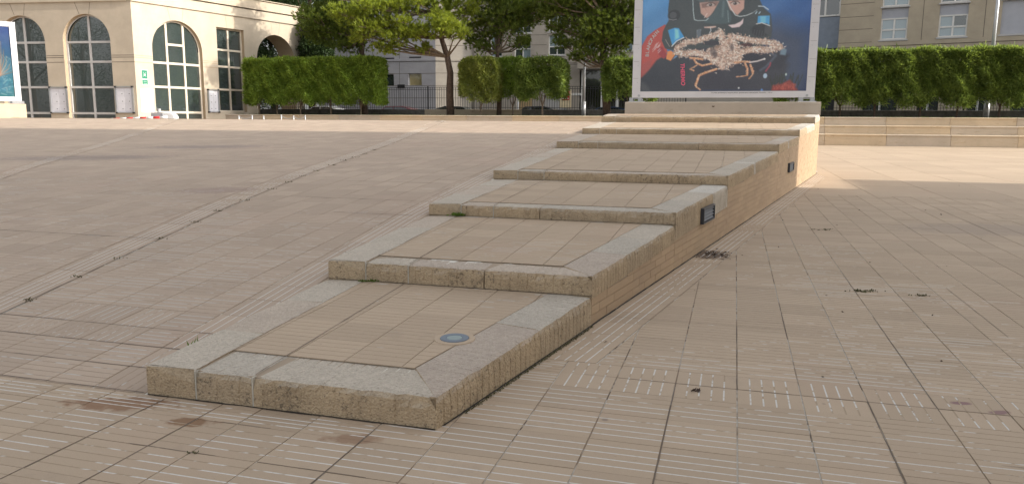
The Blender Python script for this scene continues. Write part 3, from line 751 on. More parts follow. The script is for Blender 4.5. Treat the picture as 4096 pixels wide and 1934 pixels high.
# hood, harness, hoses
P.poly([(330, -260), (300, -40), (290, 90), (300, 210), (270, 260), (240, 330), (230, 430), (270, 520), (420, 560), (700, 520), (1300, 560), (1440, 420), (1440, 300), (1420, 170), (1330, 90), (1280, -20), (1250, -260)], (48, 56, 58), 8)
P.ell(360, 150, 70, 62, (30, 34, 38)); P.ell(350, 150, 40, 38, (58, 62, 66)); P.line([(300, 190), (350, 204), (390, 196)], 6, (150, 150, 155))
P.ell(1330, 340, 110, 70, (30, 34, 38)); P.ell(1400, 330, 40, 60, (52, 56, 60))
for q in range(12): P.line([(1060+q*28, 300+q*5), (1050+q*28, 372+q*4)], 6, (62, 62, 66), 5)
P.poly([(560, -230), (1180, -230), (1210, -40), (1120, 10), (640, 10), (540, -60)], (70, 84, 86), 16)
P.poly([(640, 20), (860, 10), (800, 120), (740, 205), (660, 140)], (176, 138, 124), 10)
P.poly([(660, 30), (850, 16), (830, 60), (670, 80)], (120, 92, 84), 16)
P.poly([(930, 10), (1130, 5), (1130, 100), (1060, 172), (980, 110)], (182, 140, 126), 10)
for (ex, ey) in ((762, 48), (1030, 42)):
    P.ell(ex, ey, 44, 17, (176, 160, 152), .5); P.ell(ex, ey, 19, 16, (52, 44, 42), .4); P.ell(ex-5, ey-5, 5, 5, (190, 195, 200)); P.line([(ex-50, ey-4), (ex-20, ey-24), (ex+25, ey-24), (ex+52, ey-2)], 8, (70, 52, 48)); P.line([(ex-60, ey-44), (ex, ey-60), (ex+60, ey-46)], 16, (84, 68, 62), 12, .8)
P.line([(700, 190), (730, 140)], 6, (225, 215, 210)); P.line([(690, 60), (720, 110)], 4, (140, 104, 92))
P.poly([(860, 10), (940, 6), (965, 90), (1000, 190), (990, 250), (930, 262), (800, 262), (700, 240), (720, 200), (800, 140)], (56, 74, 78), 10)
P.line([(905, 20), (900, 180)], 22, (78, 98, 102), 20); P.line([(955, 120), (968, 240)], 7, (118, 138, 140))
P.line([(562, -40), (575, 120), (590, 205), (625, 218), (720, 218), (745, 196)], 8, (176, 196, 200)); P.line([(560, -60), (572, -240)], 8, (120, 134, 140))
P.line([(938, 0), (985, 90), (1040, 170), (1090, 186), (1160, 176), (1225, 150)], 8, (196, 206, 208)); P.line([(1225, 150), (1270, 120)], 8, (120, 134, 140))
P.poly([(965, 276), (1040, 268), (1100, 240), (1130, 204), (1126, 262), (1090, 300), (1010, 308)], (206, 184, 186), 6)
P.poly([(700, 288), (830, 282), (838, 294), (790, 306), (706, 302)], (196, 164, 152), 6)
P.poly([(620, 320), (672, 312), (660, 400), (626, 410)], (112, 124, 132), 8); P.line([(772, 300), (780, 330), (764, 360)], 9, (190, 196, 200)); P.ell(648, 370, 22, 60, (80, 92, 102))
P.poly([(296, 316), (370, 290), (420, 296), (486, 400), (446, 412), (352, 490)], (46, 134, 196), 8); P.poly([(372, 300), (414, 310), (430, 400), (380, 430)], (110, 190, 232), 20)
P.line([(346, 498), (400, 440), (482, 402)], 10, (214, 214, 214)); P.poly([(350, 506), (488, 410), (520, 460), (400, 560)], (34, 34, 38), 8); P.line([(272, 420), (322, 500)], 5, (180, 160, 150))
P.poly([(1284, 186), (1410, 184), (1412, 290), (1380, 268), (1280, 262)], (52, 142, 200), 8); P.poly([(1310, 190), (1370, 190), (1370, 262), (1316, 258)], (96, 176, 220), 20); P.line([(1270, 272), (1330, 262), (1416, 296)], 9, (206, 206, 206))
P.line([(1284, 80), (1340, 84), (1390, 120)], 12, (168, 182, 192)); P.line([(1256, 160), (1270, 140)], 10, (170, 200, 220)); P.line([(1292, 160), (1306, 142)], 10, (170, 200, 220))
P.poly([(300, 556), (340, 545), (392, 590), (340, 662), (286, 640)], (214, 126, 66), 6); P.poly([(392, 600), (420, 610), (360, 650)], (90, 130, 170), 6)
P.poly([(1000, 590), (1480, 560), (1640, 620), (1560, 760), (1300, 800), (1050, 700)], (36, 38, 48), 40)
P.line([(1440, 600), (1500, 620), (1400, 740), (1340, 780)], 20, (66, 76, 92), 20); P.poly([(1552, 520), (1610, 560), (1600, 620), (1540, 610)], (96, 122, 140), 16)
P.line([(1400, 790), (1440, 730), (1446, 700)], 16, (140, 50, 66), 8); P.ell(1396, 842, 22, 28, (150, 176, 200)); P.ell(1116, 974, 9, 9, (210, 214, 218)); P.ell(1618, 828, 10, 14, (170, 190, 190)); P.poly([(1350, 1010), (1366, 978), (1388, 1006)], (80, 126, 190), 6)
for q in range(26):
    x = 1470+P.r.random()*300; y = 900+P.r.random()*60; P.line([(x, y+60), (x+P.r.normal(0, 30), y-60-P.r.random()*60)], 7, (34, 40, 34), 5)
P.poly([(1470, 1010), (1480, 950), (1580, 930), (1660, 885), (1700, 930), (1760, 1010)], (128, 48, 42), 26)
for q in range(60):
    x = 1490+P.r.random()*240; y = 940+P.r.random()*70; P.line([(x, y), (x+P.r.normal(0, 10), y-22)], 4, (168, 72, 58), 4)
# the crab
cc = [(222, 202, 188), (200, 172, 154), (238, 224, 212), (150, 120, 106), (186, 152, 130)]
arms = [([(400, 520), (500, 460), (640, 440), (760, 400), (880, 360)], 52), ([(400, 560), (500, 585), (620, 570), (720, 600), (800, 620)], 62), ([(990, 395), (1120, 430), (1300, 460), (1450, 480), (1530, 520)], 56), ([(1540, 530), (1420, 556), (1280, 545), (1140, 570), (1060, 600)], 60), ([(880, 350), (930, 470), (930, 600), (925, 740)], 66), ([(780, 570), (830, 640), (900, 680)], 90), ([(1000, 470), (1060, 560), (1080, 650)], 110)]
arms = [(p, w_*1.3) for p, w_ in arms]
for pts, w_ in arms: P.line(pts, w_*.8, (166, 134, 114), 14)
P.ell(940, 600, 170, 120, (140, 110, 92), .3)
P.ell(800, 470, 110, 26, (40, 40, 48), .4); P.ell(1170, 500, 70, 20, (70, 44, 44), .5)
for pts, w_ in arms: P.spikes(pts, w_*.85, 330, cc, 34)
P.spikes([(800, 600), (940, 560), (1080, 640), (930, 740)], 90, 380, cc, 32)
for q in ((810, 560, 30, 50), (840, 600, 24, 40), (1020, 520, 20, 40)): P.ell(*q, (58, 50, 52), .6, .6)
for pts, w_ in (([(600, 640), (630, 690), (700, 720), (800, 700)], 22), ([(640, 716), (590, 744), (562, 760), (610, 775)], 12), ([(860, 760), (740, 800), (670, 830)], 26), ([(668, 830), (655, 880), (636, 940)], 26), ([(636, 940), (644, 960), (690, 992)], 15), ([(1060, 690), (1160, 680), (1230, 690)], 20), ([(1170, 700), (1200, 760), (1200, 830)], 24), ([(1200, 836), (1140, 846), (1088, 850)], 9), ([(1230, 720), (1250, 770), (1262, 810)], 24), ([(1264, 816), (1240, 852), (1222, 872)], 10), ([(560, 630), (640, 640), (700, 650)], 22)):
    P.line(pts, w_, (186, 124, 86), 5); P.line([(x+2, y-4) for x, y in pts], w_*.4, (214, 176, 140), 5)
    P.spikes(pts, w_*.8, 24, [(206, 170, 140), (190, 130, 90)], 12)
P.line([(1220, 690), (1300, 680), (1376, 656)], 15, (200, 192, 190), 4); P.ell(1378, 656, 12, 11, (214, 208, 206))
for q in range(16):
    x, y = 190+P.r.normal(0, 24), 510+P.r.normal(0, 30); P.line([(x-12, y+14), (x+12, y-14)], 7, (196, 188, 190), 5, .7)
P.poly([(0, 880), (70, 930), (130, 1010), (0, 1010)], (72, 76, 78), 40, .6)
P.C = P.C*.86+np.array((34, 35, 38))*.5; gr_ = P.C.mean(-1, keepdims=True); P.C = gr_+(P.C-gr_)*.95
for _ in range(1):
    Q = np.pad(P.C, ((1, 1), (1, 1), (0, 0)), 'edge'); P.C = (Q[1:-1, 1:-1]*2+Q[:-2, 1:-1]+Q[2:, 1:-1]+Q[1:-1, :-2]+Q[1:-1, 2:])/6
P.fuzz(3)
def vc_mat(name):
    m = NT(name); a = m.n('ShaderNodeVertexColor'); a.layer_name = 'col'; m.b.inputs['Coat Weight'].default_value = .5; m.b.inputs['Coat Roughness'].default_value = .06
    c = m.mix(m.ramp(m.noise(1.2, 4), .4, .7, 0, .08), a.outputs[0], (.3, .32, .34)); return m.fin(c, .35, spec=.4)
M_PRINT = vc_mat('printed_photo')
def print_mesh(name, V, F, C, parent, **kw):
    o = np_mesh(name, V, F, M_PRINT, parent, **kw); ca = o.data.color_attributes.new('col', 'FLOAT_COLOR', 'POINT'); ca.data.foreach_set('color', C.astype(np.float32).ravel()); return o
po = thing('poster_board', g(PS+.25, -.4, 1.712), 'huge framed poster of a masked diver holding a spiny crab, standing on the stone plinth', 'poster')
SP = PS+.12
bl, br_, bt, bb_ = -2.372, 1.596, 1.975+1270/463.5, 1.975
V, F, C = P.mesh(lambda x, y: g(SP-.002, bl+(br_-bl)*x/1840, bb_+(1010-y)/463.5), 1.6)
print_mesh('print', V, F, C, po)
mb = MB(); top = bt+.16
mb.box(g, SP, SP+.13, bl-.02, br_+.02, bb_-.02, bt+.02); mb.build('backing', M_WFR, po)
for (a, b) in ((-2.575, bl), (br_, 1.79)):
    mb = MB(); mb.box(g, SP-.03, SP+.16, a, b, 1.822, top); mb.box(g, SP-.034, SP-.03, (b-.028 if a < 0 else a+.012), (b-.016 if a < 0 else a+.024), 1.84, top-.02)
    fo = mb.build('frame_post', M_WFR, po)
    for q in range(6):
        zz = 2.2+q*.42
        mb = MB(); mb.tube([g(SP-.036, (a+b)/2+.03*(1 if a < 0 else -1), zz), g(SP-.030, (a+b)/2+.03*(1 if a < 0 else -1), zz)], .009, 8); bo = mb.build('screw', M_METAL, fo); bo.location = -(fo.location+po.location)
        mb = MB(); mb.box(g, SP-.0325, SP-.03, a+.02, b-.05 if a < 0 else b-.02, zz+.1, zz+.104); bo = mb.build('seam', M_LINE, fo); bo.location = -(fo.location+po.location)
for (a, b) in ((1.822, bb_), (bt, top)):
    mb = MB(); mb.box(g, SP-.026, SP+.15, bl, br_, a, b); mb.box(g, SP-.034, SP-.026, bl, br_, a+.0, a+.035); mb.build('frame_rail', M_WFR, po)
for t in (-2.40, 1.62):
    mb = MB(); mb.tube([g(SP-.038, t, 1.87), g(SP-.03, t, 1.87)], .03, 14); mb.build('bolt', M_METAL, po)
for a, b in ((-2.66, -2.28), (1.42, 1.84)):
    mb = MB(); mb.box(g, SP-.05, SP+.3, a, b, 1.712, 1.735); mb.box(g, SP-.03, SP+.22, a+.02, a+.12, 1.735, 1.822); mb.box(g, SP-.03, SP+.22, b-.14, b-.04, 1.735, 1.822); mb.box(g, SP+.05, SP+.2, a+.02, b-.04, 1.79, 1.822)
    mb.build('foot_bracket', M_METAL, po)
def text(body, size, mat, parent, name, mtx, ext=.001, shear=0, bold=0):
    c = bpy.data.curves.new(name, 'FONT'); c.body = body; c.size = size; c.extrude = ext; c.shear = shear; c.offset = bold; c.align_x = 'LEFT'
    tmp = bpy.data.objects.new('tmp', c); COL.objects.link(tmp); dg = bpy.context.evaluated_depsgraph_get(); me = bpy.data.meshes.new_from_object(tmp.evaluated_get(dg)); COL.objects.unlink(tmp); bpy.data.objects.remove(tmp)
    me.materials.clear(); me.materials.append(mat); o = bpy.data.objects.new(name, me); link(o, parent)
    o.matrix_local = Matrix.Translation(-parent.location) @ mtx; return o
def face_mtx(pos, right, up):
    r_ = Vector(right).normalized(); u_ = Vector(up).normalized(); n_ = r_.cross(u_); return Matrix(((r_.x, u_.x, n_.x, pos[0]), (r_.y, u_.y, n_.y, pos[1]), (r_.z, u_.z, n_.z, pos[2]), (0, 0, 0, 1)))
UR = (U2.x, U2.y, 0)
M_INK = plain('black_ink', (.03, .03, .035), .6); M_PINK = plain('pink_print', (.75, .13, .22), .5)
text('Le crabe parthénope à longues pinces, Spinolambrus macrochelos. Marseille, - 120 m', .042, M_INK, po, 'caption', face_mtx(g(SP-.036, -.62, 1.925), UR, (0, 0, 1)), .0005)
px = lambda x, y: (bl+(br_-bl)*x/1840, bb_+(1010-y)/463.5)
a_ = math.radians(-86)
tx = text('THERMO', .135, M_PINK, po, 'lettering', face_mtx(g(SP-.006, *px(455, 690)), (U2.x*math.cos(a_), U2.y*math.cos(a_), math.sin(a_)), (-U2.x*math.sin(a_), -U2.y*math.sin(a_), math.cos(a_))), .0005, .15, .004)
M_WINK = plain('white_print', (.52, .50, .50), .5)
x_, y_ = 84., 612.
for ch, ang in zip('BLANCPAIN', (86, 84, 80, 74, 66, 60, 54, 50, 48)):
    a_ = math.radians(ang)
    text(ch, .115, M_WINK, po, 'lettering', face_mtx(g(SP-.006, *px(x_, y_)), (U2.x*math.cos(a_), U2.y*math.cos(a_), math.sin(a_)), (-U2.x*math.sin(a_), -U2.y*math.sin(a_), math.cos(a_))), .0005, 0, .003)
    d_ = 20 if ch == 'I' else 36; x_ += d_*math.cos(a_); y_ -= d_*math.sin(a_)
# ---- left poster on its own plinth
dl = Vector((math.cos(R(-44)), -math.sin(R(-44)))).normalized(); dl = Vector((.719, .695)); nl = Vector((dl.y, -dl.x))
O2 = Vector((-15.44, 24.5))
def L2(a, d, z): return (O2.x+dl.x*a+nl.x*d, O2.y+dl.y*a+nl.y*d, z)     # a along (0 = right end), d outwards
p2 = thing('stone_plinth', L2(-2, -.2, 1.1), 'sunlit cream stone plinth at the left edge under the small blue poster', 'plinth')
mb = MB(); rbox(mb, lambda a, b, c: L2(a, b, c), -4.3, .10, -.62, .06, 1.0, 1.648); mb.build('block', stone_mat('sunny_plinth', (.56, .45, .32)), p2)
q2 = thing('poster_board', L2(-2, -.2, 1.65), 'white framed blue poster with an orange sea creature at the left edge of the photo', 'poster')
mb = MB()
for a0, a1, z0, z1 in ((-4.1, -3.9, 1.73, 4.13), (-.16, 0, 1.73, 4.13)):
    mb = MB(); mb.box(L2, a0, a1, -.14, .04, z0, z1); mb.build('frame_post', M_WFR, q2)
for z0, z1 in ((1.73, 1.86), (3.99, 4.13)):
    mb = MB(); mb.box(L2, -3.9, -.16, -.13, .03, z0, z1); mb.build('frame_rail', M_WFR, q2)
mb = MB(); mb.box(L2, -3.95, -.1, -.12, 0, 1.8, 4.05); mb.build('backing', M_WFR, q2)
for a0 in (-3.95, -.2):
    mb = MB(); mb.box(L2, a0-.06, a0+.26, -.3, .06, 1.65, 1.73); mb.build('foot_bracket', M_METAL, q2)
P = Paint(0, 0, 1000, 566, 5)
P.C = np.stack([20+0*P.X+P.Y*.05, 70+P.Y*.12, 150+0*P.Y-P.Y*.05], -1); P.poly([(500, 330), (1000, 300), (1000, 566), (500, 566)], (56, 130, 160), 120)
for q in range(140):
    x = 600+P.r.random()*400; y = 380+P.r.random()*180; P.line([(x, y), (x+P.r.normal(0, 26), y+P.r.normal(0, 18))], 8, [(120, 180, 200), (40, 110, 140), (170, 190, 190)][q % 3], 5, .6)
for q in range(14):
    a = -1.2+q*.18; P.line([(900, 400), (900+150*math.sin(a), 400-180*math.cos(a)), (900+240*math.sin(a*1.2), 400-120*math.cos(a))], 7, (120, 150, 160), 5, .8, w2=3)
for q in range(5): P.line([(860-10*q, 520), (900, 400), (925+14*q, 250+30*q), (930+18*q, 120+60*q)], 15-2*q, [(214, 150, 112), (190, 124, 90), (216, 176, 144)][q % 3], 6, .8, w2=3)
P.fuzz(4)
V, F, C = P.mesh(lambda x, y: L2(-3.9+3.74*x/1000, .012, 1.86+(566-y)*3.74/1000), .42); print_mesh('print', V, F, C, q2)

# ---------------------------------------------------------------- bench tiers (right) and low wall (left)
bt_ = thing('seating_tiers', g(44.7, 12, 0), 'three long cream stone seating tiers behind the low plaza on the right', 'bench')
mats_b = [stone_mat('bench_stone', (.56, .46, .34), (.34, .23, .12), .7), stone_mat('bench_stone_grey', (.52, .44, .35), (.33, .25, .16), .6), stone_mat('bench_stone_warm', (.58, .46, .32), (.33, .22, .12), .65)]
def block(s0, s1, t0, t1, z0, z1, mat, parent, nose=.07):
    mb = MB(); pr = [(s0+.035, z0), (s0+.035, z1-nose*1.4), (s0+.004, z1-nose*1.1), (s0-.005, z1-nose*.5), (s0+.012, z1-.012), (s0+.05, z1), (s1, z1), (s1, z0)]
    n = len(pr)
    for t in (t0+.008, t1-.008): mb.v += [g(a, t, b) for a, b in pr]
    for i in range(n): mb.f.append((i, (i+1) % n, n+(i+1) % n, n+i)); mb.m.append(0)
    mb.f.append(tuple(range(n))); mb.m.append(0); mb.f.append(tuple(range(2*n-1, n-1, -1))); mb.m.append(0)
    mb.build('stone_block', mat, parent, origin=g(s0, t0, z0))
for j, (s0, z0, z1) in enumerate(((44.70, 0, .61), (45.2, .61, 1.07), (45.7, 1.07, 1.512))):
    t = 1.6; i = 0
    while t < 30:
        e = t+3.05+(.02*j); block(s0, s0+.55 if j < 2 else 46.3, t, e, z0-.02, z1, mats_b[(i*2+j) % 3], bt_); t = e; i += 1
lw = thing('low_wall', g(45.7, -16, 1.0), 'low cream stone wall with rounded coping running below the left hedge and round bushes', 'wall')
t = 1.6; i = 0
while t > -34:
    block(45.7, 46.1, t-2.95, t, .98, 1.512, mats_b[(i*2) % 3], lw); t -= 2.95; i += 1
# planting bed, kerb wall, street
mb = MB(); mb.poly([g(46.08, -60, 1.49), g(46.08, 34, 1.49), g(48.85, 34, 1.49), g(48.85, -60, 1.49)]); mb.build('planting_bed', M_EARTH, kind='structure')
mb = MB(); mb.poly([g(49.2, -80, .75), g(49.2, 70, .75), g(72, 70, .75), g(72, -80, .75)]); mb.build('street', M_ASPH, kind='structure')
kw_ = thing('kerb_wall', g(48.95, -8, 1.4), 'dark low wall that carries the black railing behind the hedges', 'wall')
for i in range(22):
    mb = MB(); rbox(mb, g, 48.85, 49.2, -44+i*3.4+.006, -44+(i+1)*3.4-.006, .7, 1.915); mb.build('wall_block', M_DARKW if i not in (7, 8) else plain('pale_block', (.36, .30, .22), .9), kw_)
# railing
def railing(t0, t1, label):
    r_ = thing('iron_railing', g(49, (t0+t1)/2, 1.915), label, 'railing', None)
    mb = MB(); mb.box(g, 48.985, 49.015, t0, t1, 3.36, 3.39); mb.build('top_rail', M_IRON, r_)
    mb = MB(); mb.box(g, 48.985, 49.015, t0, t1, 3.22, 3.245); mb.build('upper_rail', M_IRON, r_)
    mb = MB(); mb.box(g, 48.985, 49.015, t0, t1, 2.03, 2.055); mb.build('lower_rail', M_IRON, r_)
    n = int((t1-t0)/.165); first = None
    for i in range(n+1):
        t = t0+(t1-t0)*i/n
        if first is None:
            mb = MB(); mb.box(lambda a, b, c: (a, b, c), -.011, .011, -.011, .011, 0, 1.46); first = mb.build('bar', M_IRON, r_); first.rotation_euler = (0, 0, -G); o = first
        else: o = first.copy(); COL.objects.link(o); o.parent = r_
        o.location = Vector(g(49, t, 1.915))-r_.location
    for t in (t0, (t0+t1)/2, t1):
        mb = MB(); mb.box(g, 48.96, 49.04, t-.035, t+.035, 1.915, 3.45); mb.build('post', M_IRON, r_)
railing(-37, -3, 'black iron railing behind the left hedge, round bushes and pine trunks')
railing(2.5, 22, 'black iron railing behind the long right hedge')

# ---------------------------------------------------------------- foliage
def leaves(C, D, L, W, tilt=.5):
    """C centres (n,3), D directions (n,3) -> diamond leaves"""
    n = len(C); D = D/np.linalg.norm(D, axis=1, keepdims=True); r_ = rng.normal(size=(n, 3)); X = np.cross(D, r_); X /= np.linalg.norm(X, axis=1, keepdims=True)
    L = L[:, None]; W = W[:, None]; N = np.cross(D, X)
    V = np.stack([C, C+D*L*.5+X*W+N*L*.06, C+D*L, C+D*L*.5-X*W+N*L*.06], 1).reshape(-1, 3); F = np.arange(4*n).reshape(n, 4); return V, F
def box_foliage(name, mat, parent, t0, t1, s0, s1, z0, z1, n, L=.13, W=.016, round_=.28, ragged=.10, upw=.35, thin_bottom=.35, bright=None, lf=.42):
    u = rng.random(n); face = rng.random(n); 
    T = rng.uniform(t0, t1, n); Sx = rng.uniform(s0, s1, n); Z = rng.uniform(z0, z1, n); nrm = np.zeros((n, 3))
    a1 = (t1-t0)*(z1-z0); a2 = (t1-t0)*(s1-s0); a3 = (s1-s0)*(z1-z0); tot = a1*1.6+a2+a3*2
    k = face*tot
    f = k < a1*1.35; Sx[f] = s0+np.abs(rng.normal(0, .16, f.sum())); nrm[f, 1] = -1
    f2 = (k >= a1*1.35) & (k < a1*1.6); Sx[f2] = s1-np.abs(rng.normal(0, .12, f2.sum())); nrm[f2, 1] = 1
    f3 = (k >= a1*1.6) & (k < a1*1.6+a2); Z[f3] = z1-np.abs(rng.normal(0, .12, f3.sum())); nrm[f3, 2] = 1
    f4 = (k >= a1*1.6+a2) & (k < a1*1.6+a2+a3); T[f4] = t0+np.abs(rng.normal(0, .12, f4.sum())); nrm[f4, 0] = -1
    f5 = k >= a1*1.6+a2+a3; T[f5] = t1-np.abs(rng.normal(0, .12, f5.sum())); nrm[f5, 0] = 1
    ph = rng.random(4)*6; lump = .13*np.sin(T*3.3+Z*2.1+ph[0])+.10*np.sin(Z*5.7-T*2.4+ph[1])+.08*np.sin(T*8.3+Z*6.1+ph[2])+.06*np.sin(T*15+Z*11+ph[3])
    lump *= lf; Sx += np.where(f, -lump*1.1, 0); Z += np.where(f3, lump*.5+(rng.random(n) < .05)*rng.random(n)*.22, 0); T += np.where(f4, lump, 0)-np.where(f5, lump, 0)
    # rounded shoulders
    ta = (T-(t0+t1)/2)/((t1-t0)/2); za = (Z-(z0+z1)/2)/((z1-z0)/2); hw = min((t1-t0), (z1-z0))/2
    ca = np.clip((np.abs(ta)*(t1-t0)/2-((t1-t0)/2-round_)), 0, 9)/round_; cz = np.clip((np.abs(za)*(z1-z0)/2-((z1-z0)/2-round_)), 0, 9)/round_
    rr = np.hypot(ca, cz); sc_ = np.where((ca > 0) & (cz > 0) & (rr > 1), 1/np.maximum(rr, 1e-6), 1.)
    T = np.where(sc_ < 1, np.sign(ta)*((t1-t0)/2-round_+ca*round_*sc_)+(t0+t1)/2, T); Z = np.where((sc_ < 1), np.sign(za)*((z1-z0)/2-round_+cz*round_*sc_)+(z0+z1)/2, Z)
    # undulating surface and ragged bottom
    wob = ragged*(np.sin(T*2.1)+np.sin(T*4.7+1.3)*.6+np.sin(T*9.1+Z*3)*.4); Sx += wob*.8*np.where(f, 1, 0); Z += np.where(f3, wob*.35, 0)
    bot = z0+.25*np.sin(T*2.6)+.18*np.sin(T*6.1+2)+rng.random(n)*thin_bottom; keep = Z > bot
    P_ = np.stack([Sx, T, Z], 1)[keep]; nr = nrm[keep]; m_ = len(P_)
    d = nr[:, [1, 0, 2]]*.8+rng.normal(0, .75, (m_, 3)); d[:, 2] += upw
    W3 = np.stack([V2.x*P_[:, 0]+U2.x*P_[:, 1], V2.y*P_[:, 0]+U2.y*P_[:, 1], P_[:, 2]], 1)
    D3 = np.stack([V2.x*d[:, 0]+U2.x*d[:, 1], V2.y*d[:, 0]+U2.y*d[:, 1], d[:, 2]], 1)
    V, F = leaves(W3, D3, rng.uniform(.6, 1.25, m_)*L, rng.uniform(.7, 1.2, m_)*W)
    return np_mesh(name, V, F, mat, parent, tint=np.repeat(np.clip(rng.normal(.42, .26, m_)+lump[keep]*3+(rng.random(m_) < .06)*.7, 0, 1.3), 4))
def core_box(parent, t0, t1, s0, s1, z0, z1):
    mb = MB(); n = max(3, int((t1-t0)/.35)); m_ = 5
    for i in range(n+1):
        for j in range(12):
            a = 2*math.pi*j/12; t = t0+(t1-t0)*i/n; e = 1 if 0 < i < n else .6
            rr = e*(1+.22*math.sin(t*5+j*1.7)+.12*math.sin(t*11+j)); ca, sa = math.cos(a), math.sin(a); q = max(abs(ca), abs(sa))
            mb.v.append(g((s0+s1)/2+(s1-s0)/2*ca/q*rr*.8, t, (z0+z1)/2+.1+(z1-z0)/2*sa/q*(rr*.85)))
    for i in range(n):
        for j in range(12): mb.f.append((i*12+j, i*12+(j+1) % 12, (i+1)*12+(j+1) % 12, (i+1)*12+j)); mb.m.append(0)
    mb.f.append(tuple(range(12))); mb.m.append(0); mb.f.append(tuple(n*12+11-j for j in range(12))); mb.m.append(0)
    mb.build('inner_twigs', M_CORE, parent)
def shrub_stem(parent, s, t, z0, z1, spread, mat=M_BARK2, r=.05, name='trunk'):
    mb = MB(); f_ = z0+(z1-z0)*.45
    mb.tube([g(s, t, z0-.05), g(s, t+random.uniform(-.04, .04), f_)], [r*1.3, r], 7)
    for k in range(4):
        a = random.uniform(-1, 1); mb.tube([g(s, t, f_-.05), g(s+random.uniform(-.15, .15), t+a*spread*.5, (f_+z1)/2), g(s+random.uniform(-.25, .25), t+a*spread, z1+.3)], [r*.8, r*.6, r*.35], 6)
    mb.build(name, mat, parent)
h1 = thing('clipped_hedge', g(46.7, -27.2, 1.5), 'long bright green clipped hedge on short trunks beside the arched building', 'hedge')
box_foliage('foliage', M_LHEDGE, h1, -32.3, -22.3, 46.15, 47.5, 2.15, 5.12, 68000, L=.22, W=.034)
core_box(h1, -31.9, -22.7, 46.5, 47.2, 3.0, 4.65)
for t in (-31.6, -30.2, -28.4, -26.1, -23.9): shrub_stem(h1, 46.8, t, 1.5, 2.7, .5)
h2 = thing('clipped_hedge', g(46.7, 9, 1.5), 'long dark oleander hedge on bare stems behind the seating tiers on the right', 'hedge')
box_foliage('foliage', M_LOLE, h2, 2.2, 19.5, 46.15, 47.5, 2.05, 5.0, 110000, L=.26, W=.027, ragged=.12)
core_box(h2, 2.6, 19.2, 46.5, 47.2, 2.75, 4.5)
for t in (3.6, 5.56, 7.35, 9.6, 11.4, 13.4, 15.6): shrub_stem(h2, 46.8, t, 1.5, 2.9, .6, M_BARK)
for (nm, t0, t1, s0, s1, z0, z1, n, mt, lb) in (('b', -16.75, -14.35, 46.2, 47.6, 2.3, 5.0, 15000, M_LBRIGHT, 'sunlit yellow-green topiary bush, leftmost of the bushes between pine trunk and poster'),
      ('b', -14.7, -12.75, 47.3, 48.5, 2.4, 5.05, 11000, M_LHEDGE, 'shaded green oleander bush tucked behind the yellow-green one'),
      ('b', -13.05, -10.05, 46.3, 47.6, 2.45, 4.9, 15000, M_LOLE, 'dark green mushroom-shaped oleander bush with a forked trunk in front of the railing'),
      ('b', -7.75, -4.6, 46.6, 48.0, 2.3, 4.85, 15000, M_LOLE, 'dark oleander bush with reddish tips, partly hidden by the diver poster')):
    o = thing('topiary_bush', g((s0+s1)/2, (t0+t1)/2, 1.5), lb, 'bush', 'clipped bushes behind the low wall')
    box_foliage('foliage', mt, o, t0, t1, s0, s1, z0, z1, n, L=.24, W=.03, ragged=.08, round_=.75); core_box(o, t0+.4, t1-.4, s0+.35, s1-.35, z0+.7, z1-.5)
    shrub_stem(o, (s0+s1)/2, (t0+t1)/2, 1.5, z0+.5, .5)
# low ground cover along the bed
n = 5000; C_ = np.stack([rng.uniform(46.2, 48.8, n), rng.uniform(-34, 24, n), np.full(n, 1.49)], 1); W3 = np.stack([V2.x*C_[:, 0]+U2.x*C_[:, 1], V2.y*C_[:, 0]+U2.y*C_[:, 1], C_[:, 2]], 1)
D = rng.normal(0, .5, (n, 3)); D[:, 2] = 1; V, F = leaves(W3, D, rng.uniform(.04, .12, n), rng.uniform(.008, .016, n)); o = np_mesh('ground_cover', V, F, M_GRASS, tint=np.repeat(rng.random(n)*.5, 4), kind='stuff', label='low weeds and ground cover in the planting bed', cat='plants')
def needle_cloud(clumps, per, L=.20, needles=11, up=.35):
    Cs = []; Ds = []; tn = []
    for (c, r_) in clumps:
        m_ = int(per*r_[0]*r_[1]*3.6)
        d = rng.normal(size=(m_, 3)); d /= np.linalg.norm(d, axis=1, keepdims=True); rad = rng.random(m_)**.35
        lump = 1+.25*np.sin(d[:, 0]*5+c[0])+.2*np.sin(d[:, 2]*7+c[2])
        p_ = np.array(c)+d*(np.array((r_[0], r_[0], r_[1])))*(rad*lump)[:, None]
        dd = d*.8+np.array((0, 0, up+.25))+rng.normal(0, .3, (m_, 3)); dd /= np.linalg.norm(dd, axis=1, keepdims=True)
        Cs.append(np.repeat(p_, needles, 0)+rng.normal(0, .02, (m_*needles, 3))); q = np.repeat(dd, needles, 0)+rng.normal(0, .42, (m_*needles, 3)); Ds.append(q)
        tn.append(np.repeat(np.clip(rng.normal(.5, .25, m_), 0, 1), needles))
    C_ = np.concatenate(Cs); D_ = np.concatenate(Ds); n = len(C_); D_ /= np.linalg.norm(D_, axis=1, keepdims=True)
    r_ = rng.normal(size=(n, 3)); X = np.cross(D_, r_); X /= np.linalg.norm(X, axis=1, keepdims=True); l_ = (rng.uniform(.7, 1.3, n)*L)[:, None]
    V = np.stack([C_-X*.021, C_+X*.021, C_+D_*l_], 1).reshape(-1, 3); return V, np.arange(3*n).reshape(n, 3), np.repeat(np.concatenate(tn), 3)
def pz(px_, py_):   # rough picture position of a branch clump -> (t, z) on the row of pines
    return ((px_-1440)/57.3-24.2, 8.64-py_/66.5+(px_-1985)*.0)
